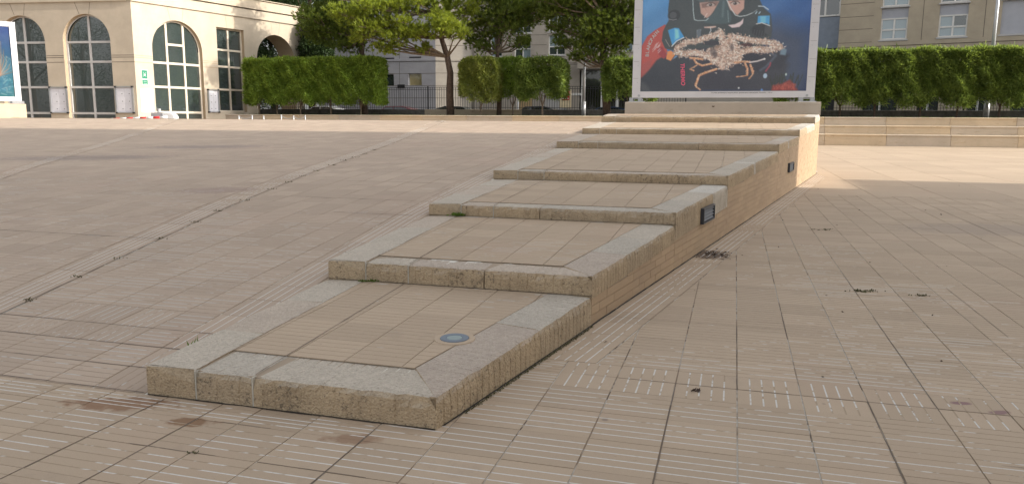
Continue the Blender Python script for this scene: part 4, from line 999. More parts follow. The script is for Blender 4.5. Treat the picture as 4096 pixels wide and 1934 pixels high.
def pine(label, base, path, clumps, mat, per=75, r0=.26, extra=10, L=.2):
    o = thing('pine_tree', g(base[0], base[1], 1.5), label, 'tree', 'pine trees behind the low wall')
    s0 = base[0]; pts = [g(s0+ds, t, z) for (t, z, ds) in path]; n = len(pts); mb = MB()
    mb.tube(pts, [r0*(1-.72*i/(n-1)) for i in range(n)], 12); mb.build('trunk', M_BARK, o, smooth=True)
    tc = Vector(pts[-1]); cl = []
    for (x, y, rr, ds) in clumps:
        t, z = pz(x, y); cl.append((g(s0+ds, t, z), (rr, rr*.55)))
    for q in range(extra):
        a = random.uniform(0, 6.28); rr = random.uniform(.5, 2.6); t, z = path[-1][0]+rr*math.cos(a), random.uniform(9.0, 12.6); cl.append((g(s0+rr*math.sin(a)*.8, t, z), (random.uniform(.8, 1.3), .6)))
    for (c, rr) in list(cl):
        for _ in range(2): cl.append(((c[0]+random.uniform(-1, 1)*rr[0]*1.1, c[1]+random.uniform(-.6, .6)*rr[0], c[2]+random.uniform(-.15, .9)*rr[1]), (rr[0]*random.uniform(.45, .75), rr[1]*random.uniform(.5, .9))))
    V, F, T_ = needle_cloud(cl, per, L); np_mesh('crown', V, F, mat, o, tint=T_)
    for (c, rr) in cl:   # each limb reaches its clump
        cz = Vector(c); best = min(range(n), key=lambda i: abs(Vector(pts[i]).z-(cz.z-.8))); a = Vector(pts[best]); rr = (rr[0], rr[1]); mid = (a+cz)/2+Vector((0, 0, -.15+random.uniform(-.2, .2)))
        mb = MB(); mb.tube([a, mid, cz-Vector((0, 0, .1))], [.075, .05, .02], 6)
        for _ in range(3):
            e = cz+Vector((random.uniform(-1, 1)*rr[0]*.8, random.uniform(-1, 1)*rr[0]*.8, random.uniform(-.5, .3)*rr[1])); mb.tube([mid.lerp(cz, random.random()), e], [.022, .008], 5)
        mb.build('limb', M_BARK2, o)
    return o
pine('straight dark-trunked pine rising behind the clipped hedge, crown shaded', (47.9, -24.2), [(-24.2, 1.4, 0), (-24.25, 4, 0), (-24.3, 6.5, 0), (-24.2, 9, .1), (-24.0, 11.5, 0)],
     [(1300, 60, 1.3, 0), (1220, 30, 1.2, .6), (1330, 140, 1.15, .3), (1410, 170, .95, 0), (1250, 130, 1.0, .7), (1390, 80, 1.2, 0), (1330, 10, 1.2, 0), (1480, 30, 1.1, .3), (1280, 90, 1.2, .5), (1360, 110, 1.1, .5), (1200, 80, 1.1, .8), (1250, 20, 1.3, .6), (1450, 110, 1.0, .2)], M_PINE_SHADE, 85)
pine('pine with a leaning dark trunk and the brightest yellow-green boughs', (47.3, -17.7), [(-17.75, 1.4, 0), (-17.8, 3, 0), (-17.75, 4.2, 0), (-17.95, 5.2, 0), (-18.35, 6.4, 0), (-18.1, 7.8, .1), (-17.4, 9.5, 0), (-17.3, 11.5, 0)],
     [(1470, 70, 1.05, -2.6), (1540, 40, .95, -2.8), (1560, 120, 1.05, -2.6), (1500, 150, .7, -2.2), (1640, 160, .95, -1.9), (1610, 200, .7, -1.6), (1650, 90, .9, -2.0), (1710, 140, .8, -1.8), (1690, 30, 1.1, -1.5), (1730, 200, .55, -1.0), (1780, 130, .85, -1.9), (1840, 110, .95, -1.7), (1800, 80, .9, -1.6), (1860, 145, .65, -1.6), (1590, 10, 1.1, -1.5), (1780, 20, 1.1, -.4), (1880, 50, .9, -.3)], M_PINE, 90, extra=12, L=.22)
pine('slender pine with a twisted trunk right of the leaning one', (48.2, -14.7), [(-14.75, 1.4, 0), (-14.7, 4, 0), (-14.9, 5.5, 0), (-14.6, 7, 0), (-14.8, 9, 0), (-14.7, 11, 0)],
     [(1920, 60, 1.0, 0), (1890, 150, .9, .2), (1930, 190, .75, 0), (2060, 40, 1.1, 0), (2010, 110, .9, -.2), (2060, 170, .8, .1), (1960, 130, .8, .2), (2010, 20, 1.1, .2), (2110, 20, .8, 0), (1940, 10, 1.2, .3), (2070, 90, 1.0, .3), (2120, 70, .8, .2), (1890, 100, 1.0, .3), (2000, 60, 1.2, -.3)], M_PINE_SHADE, 80, r0=.17)
pine('wide dark pine beside the diver poster with drooping lower boughs', (47.6, -7.8), [(-7.6, 1.4, 0), (-7.75, 3, 0), (-7.9, 4.5, 0), (-8.0, 6, 0), (-7.7, 7.5, 0), (-8.2, 9.5, 0), (-8, 11.5, 0)],
     [(2250, 30, 1.1, .2), (2330, 10, 1.1, 0), (2440, 20, 1.1, -.2), (2530, 30, 1.2, -.3), (2510, 100, 1.0, -.4), (2400, 100, 1.1, 0), (2290, 90, 1.0, .3), (2215, 120, .8, .3), (2230, 180, .8, .2), (2320, 190, 1.0, -.2), (2420, 190, 1.0, -.2), (2510, 170, .9, 0), (2350, 235, .7, -.3), (2430, 250, .6, -.3), (2460, 150, 1.0, -.3), (2270, 240, .5, 0), (2170, 40, .7, .2), (2600, 60, 1.2, 0), (2200, 60, 1.1, .3), (2360, 50, 1.3, .2), (2480, 60, 1.2, .2), (2300, 140, 1.0, .4), (2360, 140, 1.0, -.5), (2450, 110, 1.1, -.5), (2540, 90, 1.0, -.5), (2190, 10, 1.0, 0), (2390, 180, .9, .3)], M_PINE_SHADE, 85)
# dark broadleaf trees behind the arched building and off to the sides
def big_tree(label, s, t, z0, h, r_, n, mat=M_DTREE, seed=0):
    o = thing('broadleaf_tree', g(s, t, z0), label, 'tree', 'trees out of view mirrored in the windows' if 'mirrored' in label else 'dark trees beyond the arched building'); mb = MB(); mb.tube([g(s, t, z0), g(s+.1, t-.1, z0+h*.4), g(s, t, z0+h*.75)], [.3, .22, .08], 9)
    for k in range(7): a = k*.9; mb.tube([g(s, t, z0+h*(.25+.06*k)), g(s+r_*.7*math.sin(a), t+r_*.7*math.cos(a), z0+h*(.45+.06*k))], [.1, .03], 6)
    mb.build('trunk', M_BARK, o)
    k = 26; cs = []
    for i in range(k):
        a = random.uniform(0, 6.28); rr = r_*math.sqrt(random.random())*.8; zz = z0+h*random.uniform(.18, .95); sc = 1-.5*max(0, (zz-z0)/h-.6)*2; cs.append(np.array(g(s+rr*sc*math.sin(a), t+rr*sc*math.cos(a), zz)))
    cs = np.array(cs); pick = rng.integers(0, k, n); d = rng.normal(size=(n, 3)); d /= np.linalg.norm(d, axis=1, keepdims=True); rad = (rng.random(n)**.4)*r_*.42
    C_ = cs[pick]+d*rad[:, None]; D = d+rng.normal(0, .6, (n, 3)); V, F = leaves(C_, D, rng.uniform(.10, .22, n), rng.uniform(.03, .06, n)); np_mesh('crown', V, F, mat, o, tint=np.repeat(np.clip(rng.normal(.4, .3, n), 0, 1), 4))
big_tree('tall dark evergreen filling the gap right of the arched building', 57.5, -36.3, .75, 14, 3.6, 60000)
big_tree('dark evergreen seen through the open arch of the sunlit building', 63, -41, .75, 13, 4.4, 60000)
big_tree('dark evergreen crown just left of the pale grey building', 53.5, -31.4, .75, 13, 2.2, 50000)

for i, (x, y, h_) in enumerate(((-44, 24, 12), (-50, 32, 14), (-57, 20, 13), (-40, 12, 11), (-62, 38, 15), (-68, 26, 14), (-52, 8, 13))):
    s_, t_ = x*V2.x+y*V2.y, x*U2.x+y*U2.y
    big_tree('evergreen out of view at left, mirrored in the arched windows, '+('nearest to them', 'tallest but one', 'third from the corner', 'smallest', 'tallest', 'farthest left', 'behind the smallest')[i], s_, t_, .9, h_, 4.2, 9000)
# ---------------------------------------------------------------- buildings
class Facade:
    def __init__(s, O, d, n): s.O = Vector(O); s.d = Vector(d).normalized(); s.n = Vector(n).normalized()
    def __call__(s, a, o, z): p = s.O+s.d*a+s.n*o; return (p.x, p.y, z)
    def wall(s, parent, mat, a0, a1, z0, z1, ops, depth=.35, rmat=None, name='wall'):
        """front face with real openings (rect or arched) and their reveals"""
        mb = MB(); cuts = {a0, a1}
        for (b0, b1, y0, y1, ar) in ops:
            cuts |= {b0, b1}
            if ar:
                for k in range(1, 24): cuts.add(b0+(b1-b0)*(.5-.5*math.cos(math.pi*k/24)))
        cs = sorted(cuts)
        def topz(op, a):
            b0, b1, y0, y1, ar = op
            if not ar: return y1
            r_ = (b1-b0)/2; x = a-(b0+b1)/2; return y1-r_+math.sqrt(max(0, r_*r_-x*x))
        for p, q in zip(cs[:-1], cs[1:]):
            m_ = (p+q)/2; col = sorted([op for op in ops if op[0] < m_ < op[1]], key=lambda o: o[2]); zl, zr_ = z0, z0
            for op in col:
                if op[2] > min(zl, zr_)+.001: mb.quad(s(p, 0, zl), s(q, 0, zr_), s(q, 0, op[2]), s(p, 0, op[2]))
                tp, tq = topz(op, p), topz(op, q); zl, zr_ = tp, tq
                mb.quad(s(p, 0, tp), s(q, 0, tq), s(q, -depth, tq), s(p, -depth, tp), 1); mb.quad(s(p, 0, op[2]), s(p, -depth, op[2]), s(q, -depth, op[2]), s(q, 0, op[2]), 1)
            mb.quad(s(p, 0, zl), s(q, 0, zr_), s(q, 0, z1), s(p, 0, z1))
        for op in ops:
            for a in op[:2]:
                zt_ = op[3]-(op[1]-op[0])/2 if op[4] else op[3]; mb.quad(s(a, 0, op[2]), s(a, -depth, op[2]), s(a, -depth, zt_), s(a, 0, zt_), 1)
        return mb.build(name, [mat, rmat or mat], parent)
    def window(s, parent, op, vb, hb, fm, gm, dep=.3, bw=.10, midh=None, sub=True):
        """frame with bars and one pane object per light; vb = vertical bar positions, hb = horizontal"""
        b0, b1, y0, y1, ar = op; r_ = (b1-b0)/2; cx_ = (b0+b1)/2
        top = (lambda a: y1-r_+math.sqrt(max(0, r_*r_-(a-cx_)**2))) if ar else (lambda a: y1)
        mb = MB(); f_ = lambda a, o, z: s(a, -dep+o, z)
        for a in vb: mb.box(f_, a-bw/2, a+bw/2, -.02, .05, y0, top(a)-.01)
        sp_ = y1-r_ if ar else y1
        for a, e in ((b0, bw*.8), (b1, -bw*.8)): mb.box(f_, min(a, a+e), max(a, a+e), -.03, .06, y0, sp_)
        for z in hb:
            h_ = r_ if not ar or z < sp_ else math.sqrt(max(0, r_*r_-(z-sp_)**2)); mb.box(f_, cx_-h_, cx_+h_, -.022, .056, z-bw/2, z+bw/2)
        if midh:
            for z in midh: mb.box(f_, vb[0], vb[-1], -.022, .056, z-bw/2, z+bw/2)
        if ar:
            N = 24
            for k in range(N):
                A0, A1 = math.pi*k/N, math.pi*(k+1)/N; pts = []
                for A_, rr in ((A0, r_-.01), (A1, r_-.01), (A1, r_-bw*.8), (A0, r_-bw*.8)): pts.append((cx_-rr*math.cos(A_), sp_+rr*math.sin(A_)))
                mb.poly([f_(a, .06, z) for a, z in pts])
        else: mb.box(f_, b0+bw*.8, b1-bw*.8, -.03, .06, y1-bw*.8, y1)
        mb.box(f_, b0+bw*.8, b1-bw*.8, -.03, .06, y0, y0+bw*.8)
        fr = mb.build('window', fm, parent)
        av = [b0]+sorted(vb)+[b1]; hv = [y0]+sorted(hb)+[y1]
        for p, q in zip(av[:-1], av[1:]):
            for zi, (c, d_) in enumerate(zip(hv[:-1], hv[1:])):
                n = 8 if ar else 1; pts = [(p, c), (q, c)]
                tps = [(q-(q-p)*k/n, min(d_, top(q-(q-p)*k/n))) for k in range(n+1)]; tps = [(a, max(z, c)) for a, z in tps]
                if max(z for _, z in tps)-c < .05: continue
                mb = MB(); tl = random.uniform(-.004, .004); t2 = random.uniform(-.004, .004)
                mb.poly([s(a, -dep-.01+tl*(a-p)+t2*(z-c), z) for a, z in pts+tps]); o = mb.build('pane', gm if not isinstance(gm, list) else random.choice(gm), fr); o.location = -(fr.location+parent.location)
        return fr
    def lines(s, parent, segs, mat, w_=.03, name='joint', o_=.004):
        for (a0, z0, a1, z1) in segs:
            mb = MB(); L_ = math.hypot(a1-a0, z1-z0); nx, nz_ = -(z1-z0)/L_*w_/2, (a1-a0)/L_*w_/2
            mb.poly([s(a0+nx, o_, z0+nz_), s(a1+nx, o_, z1+nz_), s(a1-nx, o_, z1-nz_), s(a0-nx, o_, z0-nz_)]); mb.build(name, mat, parent)
    def box(s, parent, name, mat, a0, a1, o0, o1, z0, z1, **kw):
        mb = MB(); mb.box(s, a0, a1, o0, o1, z0, z1); return mb.build(name, mat, parent, **kw)
# arched building on the left
c0 = (-22.913, 47.57); FR = Facade(c0, (math.sin(R(30)), math.cos(R(30))), (math.cos(R(30)), -math.sin(R(30))))
FL = Facade(c0, (math.sin(R(279)), math.cos(R(279))), (-math.cos(R(279))*-1*-1, 0)); FL.n = Vector((-FL.d.y*-1*-1, 0)); FL.n = Vector((FL.d.y*-1, FL.d.x))
if FL.n.y > 0: FL.n = -FL.n
ab = thing('arched_building', (c0[0]-1, c0[1]+3, .9), 'cream single-storey building with tall arched gridded windows at the upper left', 'building')
opsR = [(1.25, 4.91, .95, 7.33, True), (6.12, 8.40, 1.68, 7.27, False), (9.5, 13.1, .95, 7.22, True)]
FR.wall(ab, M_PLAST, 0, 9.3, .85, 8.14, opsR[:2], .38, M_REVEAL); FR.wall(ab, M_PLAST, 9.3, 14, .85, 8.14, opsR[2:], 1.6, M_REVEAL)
FR.window(ab, opsR[0], [2.46, 3.70], [1.60, 3.17, 4.66], M_FRAME, M_GLASS, .30, .14, midh=[5.83])
FR.window(ab, opsR[1], [7.24], [3.18, 4.71, 5.82], M_FRAME, M_GLASS, .30, .13)
opsL = [(1.52, 4.72, .95, 7.43, True), (5.95, 9.15, .95, 7.40, True), (10.4, 13.6, .95, 7.4, True)]
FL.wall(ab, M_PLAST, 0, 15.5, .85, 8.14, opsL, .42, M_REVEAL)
for op in opsL: FL.window(ab, op, [(op[0]+op[1])/2], [1.50, 3.09, 4.62, 5.80], M_FRAMEG, M_GLASS, .33, .13)
for z0, z1, o_ in ((8.14, 8.74, .10), (8.78, 9.42, .20), (9.42, 9.50, .30)):
    FR.box(ab, 'cornice', M_CORN if z0 > 8.5 else M_PLAST, -.05, 14.05, -.4, o_, z0, z1-.03); FL.box(ab, 'cornice', M_PLAST, .2, 15.5, -.4, o_, z0+.002, z1-.032)
# band grooves and keystones
def band(F_, spans, mat):
    F_.lines(ab, [(a, z, b, z) for (a, b) in spans for z in (4.98, 4.86, 4.58)], mat, .035, 'band_groove')
band(FR, [(.0, 1.24), (4.92, 6.1), (8.42, 9.48)], M_LINEW); band(FL, [(.0, 1.5), (4.74, 5.93), (9.17, 10.38)], M_LINE)
FR.lines(ab, [(3.08-.42, 7.30, 3.08-.62, 8.1), (3.08+.42, 7.3, 3.08+.55, 8.1), (7.0, 7.3, 6.9, 8.1), (7.6, 7.3, 7.68, 8.1), (11.0, 7.25, 10.9, 8.1), (11.6, 7.25, 11.75, 8.1)], M_LINEW, .03, 'keystone_joint')
for c in (3.12, 7.55): FL.lines(ab, [(c-.3, 7.42, c-.42, 8.1), (c+.35, 7.42, c+.6, 8.1)], M_LINE, .03, 'keystone_joint')
# the rest of the volume
mb = MB(); A = FR(14, 0, 0); B = FR(14, -1.6, 0); E = FL(15.5, 0, 0); N_ = Vector((-.35, .94))*12
mb.quad(FR(14, 0, .85), FR(14, -1.6, .85), FR(14, -1.6, 8.14), FR(14, 0, 8.14)); mb.quad(FR(9.3, -1.6, .85), FR(14, -1.6, .85), FR(14, -1.6, 8.14), FR(9.3, -1.6, 8.14))
mb.v = mb.v[:4]; mb.f = mb.f[:1]; mb.m = mb.m[:1]
mb.quad(FR(9.3, -1.6, .85), FR(9.3, -9, .85), FR(9.3, -9, 8.14), FR(9.3, -1.6, 8.14)); mb.quad(FR(9.3, -9, .85), FL(15.5, -9, .85), FL(15.5, -9, 8.14), FR(9.3, -9, 8.14)); mb.quad(FL(15.5, -9, .85), FL(15.5, 0, .85), FL(15.5, 0, 8.14), FL(15.5, -9, 8.14))
mb.build('side_wall', M_PLAST, ab)
FB = Facade(Vector((FR(0, -1.6, 0)[0], FR(0, -1.6, 0)[1])), FR.d, -FR.n); FB.wall(ab, M_PLAST, 9.3, 14, .85, 8.14, opsR[2:], 0, name='wall')
mb = MB(); mb.poly([FR(14, .1, 9.38), FR(0, .1, 9.38), FL(15.5, .1, 9.38), FL(15.5, -9, 9.8), FR(9.3, -9, 9.8), FR(14, -1.6, 9.38)]); mb.build('roof', M_ROOF, ab)
# dim interior partition so the rooms are not hollow
mb = MB(); mb.poly([FR(0.5, -3, .9), FR(9.2, -3, .9), FR(9.2, -3, 8), FR(.5, -3, 8)]); mb.build('inner_wall', M_DARKW, ab)
def notice(F_, a0, a1, z0, z1, label, white=False):
    o = thing('notice_board', F_((a0+a1)/2, 0, z0), label, 'notice board', None)
    mb = MB(); mb.box(F_, a0, a1, .0, .03, z0, z1); mb.build('panel', plain('board_panel', (.72, .71, .70) if white else (.52, .52, .56), .5, .04), o)
    if white: return
    for (p, q, r_, s_) in ((a0-.03, a0+.05, z0, z1), (a1-.05, a1+.03, z0, z1), (a0+.05, a1-.05, z0, z0+.06), (a0+.05, a1-.05, z1-.06, z1)):
        mb = MB(); mb.box(F_, p, q, 0, .09, r_, s_); mb.build('frame_bar', M_METAL, o)
    for p in (a0-.04, a1-.08):
        for r_ in (z0-.03, z1-.07):
            mb = MB(); mb.box(F_, p, p+.12, 0, .1, r_, r_+.1); mb.build('corner_cap', M_IRON, o)
    W_ = a1-a0
    for i in range(2):
        for j in range(3):
            mb = MB(); p = a0+.12+i*(W_-.2)/2+random.uniform(-.01, .01); r_ = z0+.14+j*(z1-z0-.25)/3; mb.box(F_, p, p+(W_-.28)/2, .03, .034, r_, r_+(z1-z0-.3)/3); s_ = mb.build('paper_sheet', plain('paper', (.60, .60, .64), .7, .05), o)
            mb = MB(); mb.box(F_, p+.1, p+.16, .034, .04, r_+.1, r_+.14); mb.build('pin', M_IRON, o)
notice(FL, .23, 1.39, 1.52, 3.12, 'metal framed notice board with papers on the shaded wall next to the building corner')
notice(FL, 4.71, 5.89, 1.50, 3.09, 'metal framed notice board with papers on the shaded wall between the two arched windows')
notice(FR, 5.14, 5.99, 1.62, 3.14, 'metal framed notice board on the sunlit wall between arched and square windows')
notice(FR, .24, 1.08, 1.58, 3.0, 'blank bright white board on the sunlit wall under the green sign', True)
# green assembly point sign
sg = thing('assembly_sign', FR(.6, 0, 3.24), 'green assembly point sign with white arrows and figures on the sunlit wall', 'sign')
M_GRN = plain('sign_green', (.008, .17, .10), .5, .05); M_SW = plain('sign_white', (.75, .78, .70), .5, .05)
FR.box(sg, 'plate', M_SW, .40, .80, 0, .02, 3.22, 4.14); FR.box(sg, 'green_panel', M_GRN, .415, .785, .02, .024, 3.60, 4.12); FR.box(sg, 'green_panel', M_GRN, .415, .785, .02, .024, 3.25, 3.55)
mb = MB()
fo = lambda pts: mb.poly([FR(.6+x*.56, .028, 3.86+z*.56) for x, z in pts])
for (x, z, sc) in ((0, .03, 1), (-.07, -.0, .9), (.07, -.0, .9), (-.035, -.06, 1), (.035, -.06, 1)):
    fo([(x+.022*sc*math.cos(a), z+.05+.022*sc*math.sin(a)) for a in np.linspace(0, 6.28, 9)[:-1]]); fo([(x-.035*sc, z-.06), (x+.035*sc, z-.06), (x+.03*sc, z+.02), (x-.03*sc, z+.02)])
for sx in (-1, 1):
    for sz in (-1, 1):
        fo([(sx*.165, sz*.235), (sx*.145, sz*.245), (sx*.105, sz*.165), (sx*.08, sz*.19), (sx*.075, sz*.12), (sx*.14, sz*.125), (sx*.122, sz*.15)])
mb.build('pictogram', M_SW, sg)
mb = MB()
for k in range(7): mb.box(FR, .50+k*.03, .513+k*.03, .024, .027, 3.43, 3.455+.006*(k % 2))
mb.box(FR, .46, .74, .024, .027, 3.31, 3.322); mb.build('lettering', M_SW, sg)

# pale grey / buff buildings behind
def FT(a, o, z): return g(60-o, a, z)
FC = Facade((V2.x*60, V2.y*60), U2, -V2)
gb = thing('pale_grey_building', g(60, -29, .75), 'pale grey panelled building behind the hedge and pine trunks', 'building')
opsA = [(-28.67, -27.53, 3.97, 4.97, False), (-26.25, -25.03, 4.0, 5.0, False)]
FC.wall(gb, M_GREYB, -34.6, -23.8, .75, 15, opsA, .3)
for op in opsA: FC.window(gb, op, [], [], M_FRAMEG, M_GLASS if op[0] < -27 else glass_mat('painted_reflection_pane', (.40, .33, .16), (.55, .45, .28)), .25, .06)  # right pane: reflection of a yellow building put into the glass colour
FC.box(gb, 'sill_course', M_GREYB, -34.62, -23.78, .0, .05, 5.98, 6.16)
FC.lines(gb, [(-34.6, 4.98, -23.8, 4.98), (-34.6, 5.95, -23.8, 5.95), (-34.6, 4.0, -23.8, 4.0), (-34.6, 3.0, -23.8, 3.0)]+[(x, 6.18, x, 12) for x in (-31.8, -29.4, -27.0)]+[(x, .8, x, 5.9) for x in (-27.0,)]+[(-34.6, z, -33.7, z) for z in (6.9, 7.6, 8.3, 9, 9.7)], M_LINE, .035)
for (a, b, z) in ((-28.5, -27.45, 6.19), (-26.1, -25.05, 6.24)): FC.box(gb, 'vent_slot', M_IRON, a, b, .0, .03, z, z+.09)
for (a, b) in ((-33.4, -31.9), (-31.7, -30.0)): pass
FC2 = Facade(FC(-23.8, 0, 0)[:2], (U2+V2*.35), (0, -1)); FC2.n = Vector((FC2.d.y, -FC2.d.x))
FC2.wall(gb, M_BUFF2, 0, 3.4, .75, 15, [], 0); FC2.box(gb, 'sill_course', M_BUFF2, .02, 3.4, 0, .05, 5.98, 6.16)
FC2.lines(gb, [(0, z, 3.4, z) for z in (3.0, 4.0, 5.0, 5.95, 7.2, 8.4)]+[(1.2, 6.2, 1.2, 12)], M_LINE, .035)
mb = MB(); mb.quad(FC(-34.6, 0, .75), FC(-34.6, -12, .75), FC(-34.6, -12, 15), FC(-34.6, 0, 15)); mb.quad(FC(-34.6, 0, 15), FC(-23.8, 0, 15), FC(-23.8, -12, 15), FC(-34.6, -12, 15)); mb.build('side_wall', M_GREYB, gb)
FC.box(gb, 'plaque', M_IRON, -27.2, -26.55, 0, .03, 3.8, 4.1)
cb = thing('apartment_building', g(61, -12, .75), 'buff panelled apartment building with glazed bays and a dark entrance behind the pines', 'building')
FD = Facade(g(60.9, 0)[:2], U2, -V2)
opsC = [(-19.4, -18.4, 6.3, 9.1, False), (-17.35, -16.0, 6.1, 7.95, False), (-17.35, -16.0, 8.1, 9.9, False), (-14.55, -13.2, 6.35, 7.9, False), (-14.55, -13.2, 8.15, 9.7, False), (-11.7, -10.8, 6.45, 9.2, False), (-8.6, -7.2, 6.56, 8.1, False), (-5, -3.6, 6.56, 8.1, False), (-17.2, -15.85, .8, 4.55, False), (-12.0, -8.0, .8, 5.15, False), (-14.9, -13.0, .8, 3.2, False)]
for (a0, a1) in ((-17.35, -16.0), (-14.55, -13.2), (-8.6, -7.2), (-5, -3.6), (-11.7, -10.8)):
    for z in (10.3, 12.4): opsC.append((a0, a1, z, z+1.6, False))
FD.wall(cb, M_BUFF2, -20.8, 7.5, .75, 15.5, opsC, .35)
for op in opsC:
    if op[2] < 2: continue
    FD.window(cb, op, [(op[0]+op[1])/2], [op[2]+(op[3]-op[2])*.42] if op[3]-op[2] < 2.2 else [op[2]+.9, op[2]+1.9], M_FRAMEW, [M_GLASS, M_GLASSB, M_GLASS], .2, .08); FD.box(cb, 'sill', M_FRAMEG, op[0]-.08, op[1]+.08, .0, .07, op[2]-.09, op[2]-.01)
FD.box(cb, 'sill_course', M_BUFF2, -20.8, 7.5, 0, .06, 5.75, 5.95)
FD.lines(cb, [(a, z, b, z) for (a, b) in ((-15.95, -14.7), (-13.1, -11.8), (-10.7, -8.7), (-7.1, -5.1), (-20.8, -19.5)) for z in (6.35, 7.15, 7.92, 8.7, 9.5, 10.3, 11.1)]+[(-20.8, 5.6, 7.5, 5.6)], M_LINE, .035)
FD.box(cb, 'canopy', M_BUFF2, -12.0, -8.5, 0, 1.0, 5.2, 5.75); FD.box(cb, 'passage_wall', M_OCHRE_SUN, -17.2, -15.85, -1.2, -.9, .8, 4.5)  # no sun reaches the passage wall; its lit look is painted
FD.box(cb, 'entrance_glass', M_GLASSD, -12.0, -8.0, -.4, -.35, .8, 5.15); FD.box(cb, 'garage_door', M_FRAMEG, -14.9, -13.0, -.3, -.25, .8, 3.2)
for a in (-11.75, -10.2, -9.0): FD.box(cb, 'door_post', M_FRAMEW, a-.10, a+.10, -.3, .0, .8, 5.15)
FD.box(cb, 'fanlight_bar', M_FRAMEW, -13.4, -11.85, -.2, .05, 3.2, 3.38)
mb = MB(); mb.quad(FD(-20.8, 0, .75), FD(-20.8, -12, .75), FD(-20.8, -12, 15.5), FD(-20.8, 0, 15.5)); mb.quad(FD(7.5, 0, .75), FD(7.5, -12, .75), FD(7.5, -12, 15.5), FD(7.5, 0, 15.5)); mb.quad(FD(-20.8, 0, 15.5), FD(7.5, 0, 15.5), FD(7.5, -12, 15.5), FD(-20.8, -12, 15.5)); mb.build('side_wall', M_BUFF2, cb)
rs_ = thing('shop_sign', FD(-12.8, .3, 2), 'small red sign with a yellow emblem behind the railing near the entrance', 'sign')
FE = Facade(g(59.8, 0)[:2], U2, -V2)
FE.box(rs_, 'panel', plain('cream_panel', (.62, .52, .34), .6), -13.3, -12.4, 0, .05, 2.2, 3.6); FE.box(rs_, 'red_plate', plain('sign_red', (.42, .03, .02), .5), -13.15, -12.55, .05, .07, 2.8, 3.5)
mb = MB(); mb.poly([FE(-12.85+.17*math.cos(a)*(1+.2*math.cos(3*a)), .075, 3.22+.17*math.sin(a)) for a in np.linspace(0, 6.28, 17)[:-1]]); mb.build('emblem', plain('sign_yellow', (.6, .35, .04), .5), rs_)
mb = MB(); [mb.box(FE, -13.08+k*.1, -13.02+k*.1, .07, .075, 2.88, 2.96) for k in range(5)]; mb.build('lettering', M_SW, rs_)
FE.box(rs_, 'stand', M_METAL, -12.9, -12.8, 0, .04, .75, 2.2); 
# right-hand building
P0 = (22.7, 56.0); dR = Vector((math.sin(R(122.5)), math.cos(R(122.5)))); FQ = Facade(P0, dR, (0, -1)); FQ.n = Vector((dR.y, -dR.x)); 
if FQ.n.y > 0: FQ.n = -FQ.n
rb_ = thing('apartment_building', FQ(6, 0, .75), 'tan rendered apartment building with roller shutters at the upper right', 'building')
wins = [(3.0, 4.65), (6.5, 8.15), (10.0, 12.6), (14.2, 15.8)]
opsQ = []
for (a0, a1) in wins:
    for z in (6.82, 9.02, 11.3): opsQ.append((a0, a1, z, z+2.1, False))
for a0, a1 in ((2.2, 4.4), (5.6, 6.9), (8.6, 9.7), (11, 13)): opsQ.append((a0, a1, .9, 3.6, False))
FQ.wall(rb_, M_BUFF, .33, 22, .75, 14, opsQ, .30)
for op in opsQ:
    a0, a1, z0, z1, _ = op
    if z0 < 2: FQ.box(rb_, 'shop_window', M_GLASS, a0, a1, -.25, -.2, z0, z1); FQ.box(rb_, 'shop_frame', M_FRAMEW, (a0+a1)/2-.06, (a0+a1)/2+.06, -.2, -.12, z0, z1); continue
    if a0 > 9.5 and a0 < 11: FQ.box(rb_, 'roller_shutter', M_SHUT, a0, a1, -.2, -.12, z0, z1); FQ.box(rb_, 'sill', M_FRAMEG, a0-.1, a1+.1, 0, .08, z0-.1, z0-.01); continue
    zt = z0+1.42
    FQ.window(rb_, (a0, a1, z0, zt, False), [(a0+a1)/2], [z0+.66], M_FRAMEW, M_GLASSB if a0 < 4 else [M_GLASSB, M_GLASS], .16, .11)
    mb = MB(); k = 0; z = zt
    while z < z1-.02: mb.box(FQ, a0, a1, -.15, -.10-(.012 if k % 2 else 0), z, min(z1, z+.05)); z += .05; k += 1
    mb.build('roller_shutter', M_SHUT, rb_); FQ.box(rb_, 'sill', M_FRAMEG, a0-.08, a1+.08, 0, .09, z0-.10, z0-.01)
FQ.lines(rb_, [(.33, z, 2.5, z) for z in (7.61, 8.47, 9.36, 10.2, 11.1, 6.72)]+[(.33, 6.40, 22, 6.40)]+[(x, 6.42, x, 13) for x in (5.54, 9.1)]+[(x, 3.7, x, 6.38) for x in (5.54, 9.1)], M_LINE, .035)
FQ.box(rb_, 'string_course', M_BUFF, .33, 22, 0, .05, 6.42, 6.70)
# recessed blue-grey bay at its left
FQ.box(rb_, 'blue_panel', M_BLUEP, -1.6, .30, -.5, -.42, 6.45, 8.62); FQ.box(rb_, 'blue_panel', M_BLUEP, -1.6, .30, -.5, -.42, 10.6, 12.6); FQ.box(rb_, 'dark_recess', M_IRON, -1.6, .3, -.9, -.6, .75, 6.45)
FQ.window(rb_, (-1.6, .28, 8.66, 10.6, False), [-.75], [], M_FRAMEW, M_GLASSD, .44, .13)
mb = MB(); mb.quad(FQ(.33, 0, .75), FQ(.33, -.9, .75), FQ(.33, -.9, 14), FQ(.33, 0, 14)); mb.quad(FQ(-1.6, -.9, .75), FQ(-1.6, -9, .75), FQ(-1.6, -9, 14), FQ(-1.6, -.9, 14)); mb.quad(FQ(-1.6, -.92, 14), FQ(22, 0, 14), FQ(22, -9, 14), FQ(-1.6, -9, 14)); mb.quad(FQ(-1.6, -.92, .75), FQ(.33, -.92, .75), FQ(.33, -.92, 14), FQ(-1.6, -.92, 14))
mb.build('side_wall', M_BUFF, rb_)
